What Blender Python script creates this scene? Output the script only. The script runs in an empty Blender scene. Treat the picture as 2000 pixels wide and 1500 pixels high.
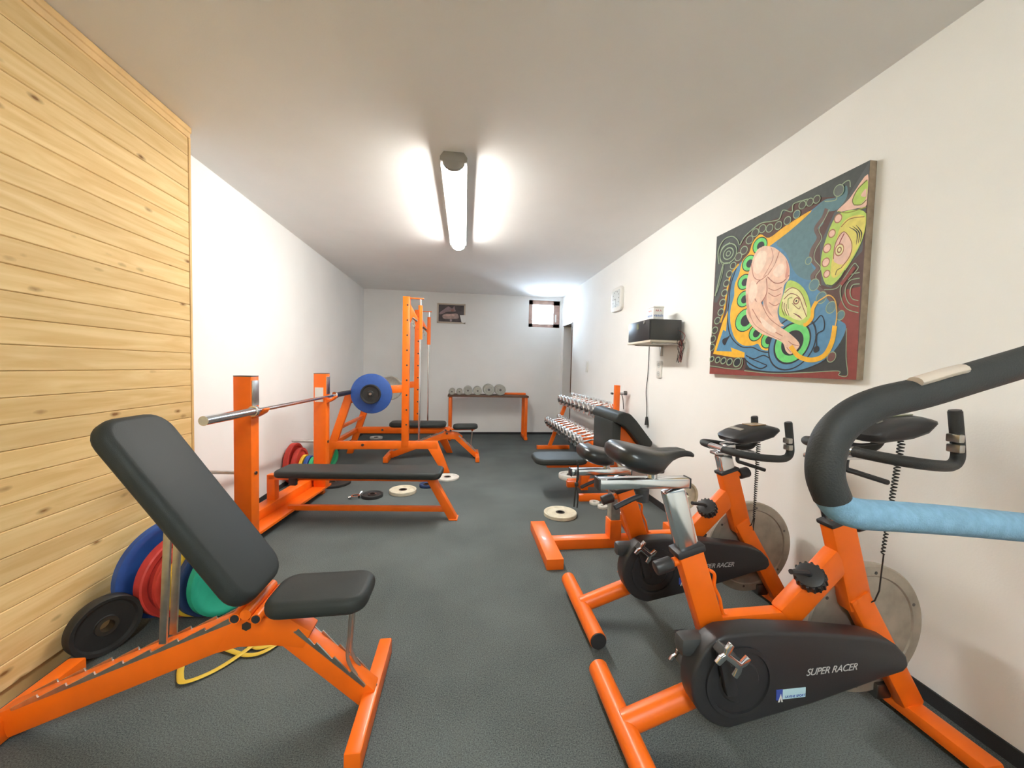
import bpy, bmesh, math, random
from mathutils import Vector, Matrix, Euler
R = math.radians
sc = bpy.context.scene
col = sc.collection

# ------------------------------------------------------------------ camera
FPX, YAW, PITCH, ROLL, CH = 738.0, 0.1247, -0.0429, 0.0234, 1.2095
_f = Vector((math.sin(YAW)*math.cos(PITCH), math.cos(YAW)*math.cos(PITCH), math.sin(PITCH)))
_r = Vector((math.cos(YAW), -math.sin(YAW), 0)); _u = _r.cross(_f)
CF = _f; CR = math.cos(ROLL)*_r + math.sin(ROLL)*_u; CU = -math.sin(ROLL)*_r + math.cos(ROLL)*_u
CO = Vector((0, 0, CH))
cam = bpy.data.cameras.new('camera'); cam.sensor_width = 36; cam.lens = 36*FPX/2000; cam.clip_start = .02
co = bpy.data.objects.new('camera', cam); col.objects.link(co)
m = Matrix((CR, CU, -CF)).transposed().to_4x4(); m.translation = CO
co.matrix_world = m
sc.camera = co
def ray(x, y): return CF + CR*((x-1000)/FPX) - CU*((y-750)/FPX)
def onx(x, y, X): d = ray(x, y); return CO + d*(X/d.x)
def ony(x, y, Y): d = ray(x, y); return CO + d*(Y/d.y)
def onz(x, y, Z=0.): d = ray(x, y); return CO + d*((Z-CH)/d.z)

# ------------------------------------------------------------------ world, light, exposure
w = bpy.data.worlds.new('world'); sc.world = w; w.use_nodes = True
bg = w.node_tree.nodes['Background']; bg.inputs[0].default_value = (.64, .82, 1, 1); bg.inputs[1].default_value = 20.0
LAMP = 17.0
sc.view_settings.view_transform = 'Standard'; sc.view_settings.look = 'None'
sc.view_settings.gamma = 1; sc.view_settings.use_curve_mapping = False
sc.view_settings.exposure = 2.36
sc.render.film_transparent = False

# ------------------------------------------------------------------ materials
def lin(r, g, b):
    f = lambda c: (c/255/12.92 if c/255 <= .04045 else ((c/255+.055)/1.055)**2.4)
    return (f(r), f(g), f(b), 1)
def mat(name, rgb, rough=.5, metal=0, coat=0, noise=0, nscale=20, bump=0, bscale=200, spec=.5):
    M = bpy.data.materials.new(name); M.use_nodes = True
    nt = M.node_tree; b = nt.nodes['Principled BSDF']
    c = lin(*rgb) if max(rgb) > 1.5 else (*rgb, 1)
    b.inputs['Base Color'].default_value = c; b.inputs['Roughness'].default_value = rough
    b.inputs['Metallic'].default_value = metal; b.inputs['Coat Weight'].default_value = coat
    b.inputs['Specular IOR Level'].default_value = spec
    if noise or bump:
        tc = nt.nodes.new('ShaderNodeTexCoord')
    if noise:
        n = nt.nodes.new('ShaderNodeTexNoise'); n.inputs['Scale'].default_value = nscale; n.inputs['Detail'].default_value = 6
        nt.links.new(tc.outputs['Object'], n.inputs['Vector'])
        r = nt.nodes.new('ShaderNodeValToRGB')
        r.color_ramp.elements[0].position = .3; r.color_ramp.elements[1].position = .7
        r.color_ramp.elements[0].color = (*[x*(1-noise) for x in c[:3]], 1)
        r.color_ramp.elements[1].color = (*[min(1, x*(1+noise)) for x in c[:3]], 1)
        nt.links.new(n.outputs['Fac'], r.inputs['Fac']); nt.links.new(r.outputs['Color'], b.inputs['Base Color'])
    if bump:
        n2 = nt.nodes.new('ShaderNodeTexNoise'); n2.inputs['Scale'].default_value = bscale; n2.inputs['Detail'].default_value = 3
        nt.links.new(tc.outputs['Object'], n2.inputs['Vector'])
        bp = nt.nodes.new('ShaderNodeBump'); bp.inputs['Strength'].default_value = bump; bp.inputs['Distance'].default_value = .004
        nt.links.new(n2.outputs['Fac'], bp.inputs['Height']); nt.links.new(bp.outputs['Normal'], b.inputs['Normal'])
    return M
def emit(name, rgb, s):
    M = bpy.data.materials.new(name); M.use_nodes = True; nt = M.node_tree
    b = nt.nodes['Principled BSDF']; b.inputs['Base Color'].default_value = (.9, .9, .88, 1)
    b.inputs['Emission Color'].default_value = (*rgb, 1); b.inputs['Emission Strength'].default_value = s
    return M
M_or = mat('orange_paint', (.94, .165, .008), .36, noise=.06, nscale=9, bump=.04, bscale=120, coat=.08, spec=.4)
M_vinyl = mat('black_vinyl', (.034, .038, .037), .52, bump=.12, bscale=420, spec=.22)
M_black = mat('black_plastic', (.030, .029, .032), .42, bump=.05, bscale=300)
M_saddle = mat('saddle_black', (.022, .024, .026), .3)
M_foam = mat('black_foam', (.028, .03, .031), .62, bump=.25, bscale=260)
M_bluefoam = mat('blue_foam', (.21, .38, .53), .85, noise=.12, nscale=60, bump=.5, bscale=300)
M_chrome = mat('chrome', (.72, .73, .75), .16, 1)
M_dumb = mat('bright_chrome', (.86, .86, .85), .24, 1)
M_steel = mat('brushed_steel', (.55, .54, .51), .34, 1, noise=.12, nscale=30)
M_darksteel = mat('dark_steel', (.16, .15, .145), .4, 1)
M_iron = mat('grey_painted_iron', (.40, .40, .36), .5, .25, noise=.12, nscale=40, bump=.1, bscale=90)
M_cream = mat('cream_plate_paint', (.66, .61, .48), .5, noise=.12, nscale=25)
M_whitepl = mat('pale_plate_paint', (.68, .67, .62), .5, noise=.1, nscale=25)
M_fly = mat('flywheel_steel', (.42, .38, .32), .42, .55, noise=.18, nscale=14)
M_blue = mat('blue_rubber', (.025, .085, .33), .5, noise=.08, nscale=30)
M_red = mat('red_rubber', (.62, .055, .04), .5, noise=.08, nscale=30)
M_yellow = mat('yellow_rubber', (.82, .52, .04), .5)
M_teal = mat('teal_rubber', (.02, .40, .26), .5, noise=.06, nscale=30)
M_navy = mat('navy_rubber', (.02, .045, .13), .5)
M_green = mat('green_rubber', (.03, .42, .17), .5)
M_blkrub = mat('black_rubber', (.022, .022, .022), .55, bump=.1, bscale=120)
M_band = mat('yellow_latex', (.80, .55, .06), .5)
M_white = mat('white_plastic', (.80, .79, .75), .4)
M_wallw = mat('white_wall_plaster', (.905, .90, .88), .85, noise=.015, nscale=3, bump=.10, bscale=160)
M_ceil = mat('ceiling_plaster', (.90, .885, .865), .9, noise=.015, nscale=3, bump=.08, bscale=160)
M_paper = mat('paper', (.78, .76, .72), .7)
M_screen = mat('lcd_grey_green', (.19, .20, .12), .2)
M_screen2 = mat('lcd_brown', (.30, .17, .06), .2)
M_brown = mat('dark_brown_wood', (.12, .055, .03), .5, noise=.2, nscale=12)
M_winfr = mat('brown_window_wood', (.46, .30, .25), .45, noise=.15, nscale=14)
M_trimw = mat('pine_trim', (.74, .47, .19), .6, noise=.12, nscale=8)
M_cable = mat('black_cable', (.02, .02, .02), .5)
M_redwire = mat('red_wire', (.25, .04, .04), .5)
M_tape = mat('beige_tape', (.60, .50, .42), .6)
M_kerb = mat('dark_carpet_strip', (.028, .029, .031), .95, bump=.4, bscale=500)

def carpet():
    M = mat('charcoal_carpet', (.05, .054, .056), .95); nt = M.node_tree; b = nt.nodes['Principled BSDF']
    b.inputs['Specular IOR Level'].default_value = .15
    tc = nt.nodes.new('ShaderNodeTexCoord')
    n = nt.nodes.new('ShaderNodeTexNoise'); n.inputs['Scale'].default_value = 240; n.inputs['Detail'].default_value = 6; n.inputs['Roughness'].default_value = .7
    n2 = nt.nodes.new('ShaderNodeTexNoise'); n2.inputs['Scale'].default_value = 1.6; n2.inputs['Detail'].default_value = 3
    mx = nt.nodes.new('ShaderNodeMath'); mx.operation = 'MULTIPLY_ADD'; mx.inputs[1].default_value = .25
    r = nt.nodes.new('ShaderNodeValToRGB')
    r.color_ramp.elements[0].position = .46; r.color_ramp.elements[1].position = .74
    r.color_ramp.elements[0].color = (.040, .046, .047, 1); r.color_ramp.elements[1].color = (.165, .185, .180, 1)
    for q in (n, n2): nt.links.new(tc.outputs['Object'], q.inputs['Vector'])
    nt.links.new(n2.outputs['Fac'], mx.inputs[0]); nt.links.new(n.outputs['Fac'], mx.inputs[2])
    nt.links.new(mx.outputs[0], r.inputs['Fac']); nt.links.new(r.outputs['Color'], b.inputs['Base Color'])
    bp = nt.nodes.new('ShaderNodeBump'); bp.inputs['Strength'].default_value = .35; bp.inputs['Distance'].default_value = .003
    nt.links.new(n.outputs['Fac'], bp.inputs['Height']); nt.links.new(bp.outputs['Normal'], b.inputs['Normal'])
    return M
M_carpet = carpet()

def pine():
    M = mat('pine_board', (.7, .45, .2), .62, spec=.25); nt = M.node_tree; b = nt.nodes['Principled BSDF']; L = nt.links.new
    N = lambda t: nt.nodes.new(t)
    tc = N('ShaderNodeTexCoord'); oi = N('ShaderNodeObjectInfo')
    off = N('ShaderNodeVectorMath'); off.operation = 'SCALE'; off.inputs[0].default_value = (0, 37, 11)
    L(oi.outputs['Random'], off.inputs['Scale'])
    ad = N('ShaderNodeVectorMath'); L(tc.outputs['Object'], ad.inputs[0]); L(off.outputs[0], ad.inputs[1])
    # grain: stretched noise
    mp = N('ShaderNodeMapping'); mp.inputs['Scale'].default_value = (1, 1.2, 15); L(ad.outputs[0], mp.inputs[0])
    n = N('ShaderNodeTexNoise'); n.inputs['Scale'].default_value = 2.0; n.inputs['Detail'].default_value = 7; n.inputs['Distortion'].default_value = .9
    L(mp.outputs[0], n.inputs['Vector'])
    r = N('ShaderNodeValToRGB'); r.color_ramp.elements[0].position = .32; r.color_ramp.elements[1].position = .68
    r.color_ramp.elements[0].color = (.74, .475, .19, 1); r.color_ramp.elements[1].color = (.87, .62, .30, 1)
    L(n.outputs['Fac'], r.inputs[0])
    # knots
    mk = N('ShaderNodeMapping'); mk.inputs['Scale'].default_value = (0, 7.0, 17); L(ad.outputs[0], mk.inputs[0])
    v = N('ShaderNodeTexVoronoi'); v.inputs['Scale'].default_value = 1; v.inputs['Randomness'].default_value = 1; L(mk.outputs[0], v.inputs['Vector'])
    nd = N('ShaderNodeTexNoise'); nd.inputs['Scale'].default_value = 40; L(ad.outputs[0], nd.inputs['Vector'])
    ds = N('ShaderNodeMath'); ds.operation = 'MULTIPLY_ADD'; ds.inputs[1].default_value = .09; L(nd.outputs['Fac'], ds.inputs[0]); L(v.outputs['Distance'], ds.inputs[2])
    rk = N('ShaderNodeValToRGB'); e = rk.color_ramp.elements
    e[0].position = .11; e[0].color = (1, 1, 1, 1); e[1].position = .27; e[1].color = (0, 0, 0, 1)
    x = e.new(.16); x.color = (.55, .55, .55, 1)
    L(ds.outputs[0], rk.inputs[0])
    # only some cells carry a knot
    sep = N('ShaderNodeSeparateColor'); L(v.outputs['Color'], sep.inputs[0])
    gt = N('ShaderNodeMath'); gt.operation = 'GREATER_THAN'; gt.inputs[1].default_value = .25; L(sep.outputs[0], gt.inputs[0])
    mu = N('ShaderNodeMath'); mu.operation = 'MULTIPLY'; L(gt.outputs[0], mu.inputs[0]); L(rk.outputs['Color'], mu.inputs[1])
    mx = N('ShaderNodeMix'); mx.data_type = 'RGBA'; L(mu.outputs[0], mx.inputs['Factor'])
    L(r.outputs['Color'], mx.inputs['A']); mx.inputs['B'].default_value = (.26, .115, .03, 1)
    # board to board tint
    hs = N('ShaderNodeHueSaturation'); mr = N('ShaderNodeMapRange'); mr.inputs['To Min'].default_value = .86; mr.inputs['To Max'].default_value = 1.06
    L(oi.outputs['Random'], mr.inputs['Value']); L(mr.outputs[0], hs.inputs['Value']); L(mx.outputs['Result'], hs.inputs['Color'])
    L(hs.outputs[0], b.inputs['Base Color'])
    return M
M_pine = pine()

def glassmat():
    M = bpy.data.materials.new('window_glass'); M.use_nodes = True; nt = M.node_tree; nt.nodes.remove(nt.nodes['Principled BSDF'])
    t = nt.nodes.new('ShaderNodeBsdfTransparent'); g = nt.nodes.new('ShaderNodeBsdfGlossy'); g.inputs['Roughness'].default_value = .03
    fr = nt.nodes.new('ShaderNodeFresnel'); mx = nt.nodes.new('ShaderNodeMixShader')
    nt.links.new(fr.outputs[0], mx.inputs[0]); nt.links.new(t.outputs[0], mx.inputs[1]); nt.links.new(g.outputs[0], mx.inputs[2])
    nt.links.new(mx.outputs[0], nt.nodes['Material Output'].inputs[0])
    return M
M_glass = glassmat()

# ------------------------------------------------------------------ helpers
def V(*a): return Vector(a)
def finish(name, bm, material, parent=None, loc=None, rot=None, ang=38):
    me = bpy.data.meshes.new(name)
    bmesh.ops.recalc_face_normals(bm, faces=bm.faces[:])
    bm.to_mesh(me); bm.free()
    for p in me.polygons: p.use_smooth = True
    me.set_sharp_from_angle(angle=R(ang))
    me.materials.append(material)
    o = bpy.data.objects.new(name, me); col.objects.link(o)
    if parent: o.parent = parent
    if loc is not None: o.location = loc
    if rot is not None: o.rotation_euler = rot
    return o
def tag(o, label, cat, group=None):
    o['label'] = label; o['category'] = cat
    if group: o['group'] = group
    return o
def thing(name, label, cat, loc=(0, 0, 0), rotz=0, group=None, rot=None):
    o = bpy.data.objects.new(name, None); col.objects.link(o); o.location = loc
    o.rotation_euler = rot if rot else (0, 0, rotz); o.empty_display_size = .1
    return tag(o, label, cat, group)
def struct(o): o['kind'] = 'structure'; return o
def bev(bm, r, seg=2, edges=None):
    if r > 0:
        bmesh.ops.bevel(bm, geom=(edges or bm.edges[:]), offset=r, segments=seg, profile=.5, affect='EDGES', clamp_overlap=True)
def boxbm(a, b, r=0, seg=2):
    bm = bmesh.new(); a = Vector(a); b = Vector(b)
    bmesh.ops.create_cube(bm, size=1, matrix=Matrix.Translation((a+b)/2) @ Matrix.Diagonal((*[abs(x) for x in (b-a)], 1)))
    bev(bm, r, seg); return bm
def box(name, a, b, material, parent=None, r=.003, **k): return finish(name, boxbm(a, b, r), material, parent, **k)
def frame_of(d, up):
    d = d.normalized(); up = Vector(up)
    if abs(d.dot(up)) > .98: up = Vector((1, 0, 0))
    s = up.cross(d).normalized(); u = d.cross(s)
    return s, u
def beambm(p0, p1, w, h, r=.004, up=(0, 0, 1)):
    p0 = Vector(p0); p1 = Vector(p1); d = p1-p0; s, u = frame_of(d, up)
    mt = Matrix((s*w, u*h, d)).transposed().to_4x4(); mt.translation = (p0+p1)/2
    bm = bmesh.new(); bmesh.ops.create_cube(bm, size=1, matrix=mt); bev(bm, r); return bm
def beam(name, p0, p1, wd, h, material, parent=None, r=.004, up=(0, 0, 1)):
    return finish(name, beambm(p0, p1, wd, h, r, up), material, parent)
def cylbm(p0, p1, r1, r2=None, seg=20, b=0):
    p0 = Vector(p0); p1 = Vector(p1); d = p1-p0; s, u = frame_of(d, (0, 0, 1))
    mt = Matrix((s, u, d.normalized())).transposed().to_4x4(); mt.translation = (p0+p1)/2
    bm = bmesh.new(); bmesh.ops.create_cone(bm, cap_ends=True, segments=seg, radius1=r1, radius2=r1 if r2 is None else r2, depth=d.length, matrix=mt)
    if b: bev(bm, b, 2, [e for e in bm.edges if e.calc_face_angle(0) > 1])
    return bm
def cyl(name, p0, p1, r, material, parent=None, r2=None, seg=20, b=0): return finish(name, cylbm(p0, p1, r, r2, seg, b), material, parent)
def spline(pts, n=6, closed=False):
    P = [Vector(p) for p in pts]; out = []; N = len(P)
    for i in range(N if closed else N-1):
        g = lambda j: P[j % N] if closed else P[min(max(j, 0), N-1)]
        a, b, c, d = g(i-1), g(i), g(i+1), g(i+2)
        for k in range(n):
            t = k/n
            out.append(.5*((2*b)+(c-a)*t+(2*a-5*b+4*c-d)*t*t+(3*b-a-3*c+d)*t**3))
    if not closed: out.append(P[-1])
    return out
def tubebm(pts, r, seg=10, ry=None, rads=None):
    bm = bmesh.new(); P = [Vector(p) for p in pts]; rings = []; u = None
    for i, p in enumerate(P):
        d = (P[min(i+1, len(P)-1)]-P[max(i-1, 0)])
        if u is None: s, u = frame_of(d, (0, 0, 1))
        else:
            s = u.cross(d).normalized(); u = d.normalized().cross(s)
        k = rads[i] if rads else 1
        rings.append([bm.verts.new(p+s*(r*k*math.cos(2*math.pi*j/seg))+u*((ry or r)*k*math.sin(2*math.pi*j/seg))) for j in range(seg)])
    for a, b in zip(rings, rings[1:]):
        for j in range(seg): bm.faces.new((a[j], a[(j+1) % seg], b[(j+1) % seg], b[j]))
    bm.faces.new(rings[0]); bm.faces.new(rings[-1][::-1]); return bm
def tube(name, pts, r, material, parent=None, seg=10, n=6, ry=None, sp=True):
    return finish(name, tubebm(spline(pts, n) if sp else pts, r, seg, ry), material, parent)
def prismbm(poly, y0, y1, r=.004, seg=2, axis='y'):
    bm = bmesh.new()
    f = (lambda a, b, t: (a, t, b)) if axis == 'y' else ((lambda a, b, t: (t, a, b)) if axis == 'x' else (lambda a, b, t: (a, b, t)))
    A = [bm.verts.new(f(x, z, y0)) for x, z in poly]; B = [bm.verts.new(f(x, z, y1)) for x, z in poly]
    bm.faces.new(A); bm.faces.new(B[::-1]); n = len(poly)
    for i in range(n): bm.faces.new((A[i], B[i], B[(i+1) % n], A[(i+1) % n]))
    bmesh.ops.recalc_face_normals(bm, faces=bm.faces[:])
    if r: bev(bm, r, seg, [e for e in bm.edges if e.calc_face_angle(0) > .35])
    return bm
def prism(name, poly, y0, y1, material, parent=None, r=.004, axis='y', seg=2, **k): return finish(name, prismbm(poly, y0, y1, r, seg, axis), material, parent, **k)
def lathebm(prof, seg=40, axis='z'):
    """prof: closed list of (radius, height)"""
    bm = bmesh.new(); rings = []
    for i in range(seg):
        a = 2*math.pi*i/seg; c, s = math.cos(a), math.sin(a)
        q = []
        for r, h in prof:
            q.append(bm.verts.new((r*c, r*s, h) if axis == 'z' else ((r*c, h, r*s) if axis == 'y' else (h, r*c, r*s))))
        rings.append(q)
    n = len(prof)
    for i in range(seg):
        a, b = rings[i], rings[(i+1) % seg]
        for j in range(n):
            k = (j+1) % n
            if prof[j][0] < 1e-6 and prof[k][0] < 1e-6: continue
            bm.faces.new((a[j], b[j], b[k], a[k]))
    bmesh.ops.remove_doubles(bm, verts=bm.verts[:], dist=1e-6); return bm
def roundrect(lx, ly, r, n=6):
    out = []
    for cx, cy, a0 in ((lx/2-r, ly/2-r, 0), (-lx/2+r, ly/2-r, 90), (-lx/2+r, -ly/2+r, 180), (lx/2-r, -ly/2+r, 270)):
        for k in range(n+1):
            a = R(a0+90*k/n); out.append((cx+r*math.cos(a), cy+r*math.sin(a)))
    return out
def padbm(lx, ly, t, rc=.05, re=.018):
    return prismbm(roundrect(lx, ly, rc), 0, t, re, 4, 'z')
def pad(name, lx, ly, t, material, parent=None, rc=.05, re=.018, loc=(0, 0, 0), rot=(0, 0, 0)):
    return finish(name, padbm(lx, ly, t, rc, re), material, parent, loc, rot, ang=50)
def text(name, body, size, material, parent, loc, rot, shear=0, spacing=1, ext=.0004):
    cu = bpy.data.curves.new(name, 'FONT'); cu.body = body; cu.size = size; cu.shear = shear; cu.extrude = ext; cu.space_character = spacing
    cu.align_x = 'CENTER'; cu.align_y = 'CENTER'
    t = bpy.data.objects.new(name+'_c', cu); col.objects.link(t)
    dg = bpy.context.evaluated_depsgraph_get(); me = bpy.data.meshes.new_from_object(t.evaluated_get(dg))
    bpy.data.objects.remove(t); bpy.data.curves.remove(cu)
    me.name = name; me.materials.clear(); me.materials.append(material)
    o = bpy.data.objects.new(name, me); col.objects.link(o); o.parent = parent; o.location = loc; o.rotation_euler = rot
    return o
def copy_tree(o, parent=None):
    c = o.copy(); col.objects.link(c)
    if parent: c.parent = parent
    for ch in list(o.children): copy_tree(ch, c)
    return c

# ------------------------------------------------------------------ room
XL, XR, YB, YF, H = -1.735, 1.737, 6.78, -3.2, 2.5
XW, YW = -1.547, 2.37
struct(box('floor', (XL-.2, YF-.2, -.1), (XR+.6, YB+.2, 0), M_carpet, r=0))
struct(box('ceiling', (XL-.2, YF-.2, H), (XR+.6, YB+.2, H+.1), M_ceil, r=0))
struct(box('wall_left', (XL-.15, YF, 0), (XL, YB, H), M_wallw, r=0))
struct(box('wall_front', (XL-.15, YF-.15, 0), (XR+.3, YF, H), M_wallw, r=0))
def multibox(name, bxs, material, parent=None):
    bm = bmesh.new()
    for a, b in bxs:
        t = boxbm(a, b); me = bpy.data.meshes.new('t'); t.to_mesh(me); t.free(); bm.from_mesh(me); bpy.data.meshes.remove(me)
    return finish(name, bm, material, parent)
WX0, WX1, WZ0, WZ1 = 1.125, 1.70, 1.955, 2.44
struct(multibox('wall_back', [((XL-.15, YB, 0), (WX0, YB+.15, H)), ((WX1, YB, 0), (XR+.55, YB+.15, H)), ((WX0, YB, 0), (WX1, YB+.15, WZ0)), ((WX0, YB, WZ1), (WX1, YB+.15, H))], M_wallw))
DY0, DY1, DZ = 6.06, 6.62, 1.965
struct(multibox('wall_right', [((XR, YF, 0), (XR+.25, DY0, H)), ((XR, DY1, 0), (XR+.25, YB, H)), ((XR, DY0, DZ), (XR+.25, DY1, H))], M_wallw))
d1 = struct(box('door_1', (XR+.20, DY0-.02, 0), (XR+.245, DY1+.02, DZ+.02), M_brown))
cyl('door_handle', (XR+.20, DY0+.08, 1.02), (XR+.15, DY0+.08, 1.02), .009, M_steel, d1)
struct(multibox('trim_1', [((XR-.012, DY0-.012, 0), (XR+.20, DY0, DZ+.012)), ((XR-.012, DY0-.012, DZ), (XR+.20, DY1, DZ+.012))], M_brown))
# window
win = struct(multibox('window_1', [((WX0, YB+.03, WZ0), (WX0+.075, YB+.09, WZ1)), ((WX1-.115, YB+.03, WZ0), (WX1, YB+.09, WZ1)), ((WX0, YB+.03, WZ0), (WX1, YB+.09, WZ0+.065)), ((WX0, YB+.03, WZ1-.075), (WX1, YB+.09, WZ1))], M_winfr))
box('window_pane', (WX0+.07, YB+.058, WZ0+.06), (WX1-.11, YB+.064, WZ1-.07), M_glass, win, r=0)
hd = box('window_handle', (WX1-.085, YB+.015, WZ0+.10), (WX1-.06, YB+.03, WZ0+.24), M_white, win)
por = bpy.data.lights.new('window_daylight', 'AREA'); por.shape = 'RECTANGLE'; por.size = WX1-WX0-.18; por.size_y = WZ1-WZ0-.14
por.cycles.is_portal = True
po = bpy.data.objects.new('window_daylight', por); col.objects.link(po); po.location = ((WX0+WX1-.04)/2, YB+.13, (WZ0+WZ1)/2); po.rotation_euler = (R(-90), 0, 0)
# baseboards: carpet turned up the wall
struct(box('baseboard_right', (XR-.008, YF, 0), (XR, DY0-.02, .055), M_kerb, r=0))
struct(box('baseboard_back', (XL, YB-.008, 0), (XR, YB, .04), M_kerb, r=0))
struct(box('baseboard_left', (XL, YW+.01, 0), (XL+.008, YB-.01, .04), M_kerb, r=0))
# pine clad partition
ww = struct(box('wall_wood', (XL+.002, YF+.01, 0), (XW-.016, YW-.004, H-.002), M_trimw, r=0))
pitch = .0912; z0 = 1.158 - 12*pitch
bmp = prismbm([(XW-.016, 0.0), (XW-.003, 0.0), (XW, .003), (XW, pitch-.004), (XW-.003, pitch-.0012), (XW-.016, pitch-.0012)], YF+.012, YW-.012, 0)
plk = finish('plank', bmp, M_pine, ww)
k = 0
for i in range(26):
    z = z0+i*pitch
    if z+pitch > 2.445: break
    if i == 0: plk.location.z = z; continue
    c = plk.copy(); col.objects.link(c); c.parent = ww; c.location.z = z
ztop = z0+i*pitch
box('plank', (XW-.016, YF+.012, ztop), (XW, YW-.012, H-.012), M_pine, ww, r=.002)
prism('cornice_strip', [(XW-.01, H-.060), (XW+.006, H-.060), (XW+.008, H-.034), (XW+.014, H-.030), (XW+.014, H-.003), (XW-.01, H-.003)], YF+.012, YW-.002, M_trimw, ww, r=.001)
box('corner_strip', (XW-.03, YW-.010, .0), (XW+.004, YW+.006, H-.05), M_trimw, ww, r=.002)

# ------------------------------------------------------------------ ceiling lamp
def ceiling_lamp(loc, label, M_lamp):
    t = thing('ceiling_lamp', label, 'lamp', loc)
    Lh = .84
    prism('housing', [(-.060, 0), (.060, 0), (.082, -.030), (.082, -.055), (-.082, -.055), (-.082, -.030)], -Lh+.03, Lh-.03, M_capgrey, t, r=.002)
    pr = [(-.064, -.054)]+[(-.064*math.cos(R(a)), -.054-.052*math.sin(R(a))) for a in range(15, 180, 15)]+[(.064, -.054)]
    prism('diffuser', pr, -Lh+.05, Lh-.05, M_lamp, t, r=0)
    for s in (-1, 1):
        pr2 = [(x*1.05, -.02+(z+.02)*1.04) for x, z in pr]
        prism('end_cap', pr2, s*(Lh-.055), s*(Lh-.02), M_capgrey, t, r=.008)
    return t
M_lamp = emit('lamp_diffuser', (1, .98, .925), LAMP)
M_capgrey = mat('grey_lamp_cap', (.36, .35, .33), .5)
ceiling_lamp((-.09, 3.17, H), 'long white fluorescent tube lamp glowing on the ceiling', M_lamp)
ceiling_lamp((-.09, -1.35, H), 'added tube lamp out of view that brightens the viewer end of the room', emit('added_lamp_diffuser', (.86, .98, 1), LAMP*1.3))  # unseen cool lamp added behind the camera to brighten the near end

# ------------------------------------------------------------------ exercise bikes
M_logo = mat('silver_lettering', (.55, .55, .56), .4)
M_stick = mat('pale_blue_sticker', (.50, .72, .82), .5)
M_stickblue = mat('blue_sticker_ink', (.05, .09, .42), .5)
M_dkgrey = mat('dark_grey_plastic', (.055, .058, .06), .38, bump=.05, bscale=300)
def circ(cx, cz, r, a0, a1, n):
    return [(cx+r*math.cos(R(a0+(a1-a0)*i/n)), cz+r*math.sin(R(a0+(a1-a0)*i/n))) for i in range(n+1)]
def saddlebm():
    # stations along x: (x, half width, z top, z bottom)
    st = [(-.135, .050, .072, .044), (-.128, .080, .086, .032), (-.108, .100, .094, .020), (-.07, .106, .091, .006), (-.03, .096, .082, -.002), (.0, .078, .076, .002),
          (.022, .060, .073, .018), (.045, .046, .073, .034), (.07, .037, .075, .043), (.095, .032, .0755, .047), (.115, .026, .070, .046), (.128, .018, .061, .043), (.134, .007, .053, .044)]
    bm = bmesh.new(); rings = []
    for x, wd, zt, zb in st:
        q = []
        for j in range(20):
            a = 2*math.pi*j/20; c, s = math.cos(a), math.sin(a)
            y = wd*math.copysign(abs(c)**.8, c)
            zz = (zt+zb)/2 + (zt-zb)/2*math.copysign(abs(s)**.7, s)
            if s > 0: zz -= .012*(1-min(1, abs(y)/max(wd, .01)))*(1 if x > -.1 else .4)   # centre groove
            q.append(bm.verts.new((x, y, zz)))
        rings.append(q)
    for a, b in zip(rings, rings[1:]):
        for j in range(20): bm.faces.new((a[j], a[(j+1) % 20], b[(j+1) % 20], b[j]))
    bm.faces.new(rings[0]); bm.faces.new(rings[-1][::-1]); return bm
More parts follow.
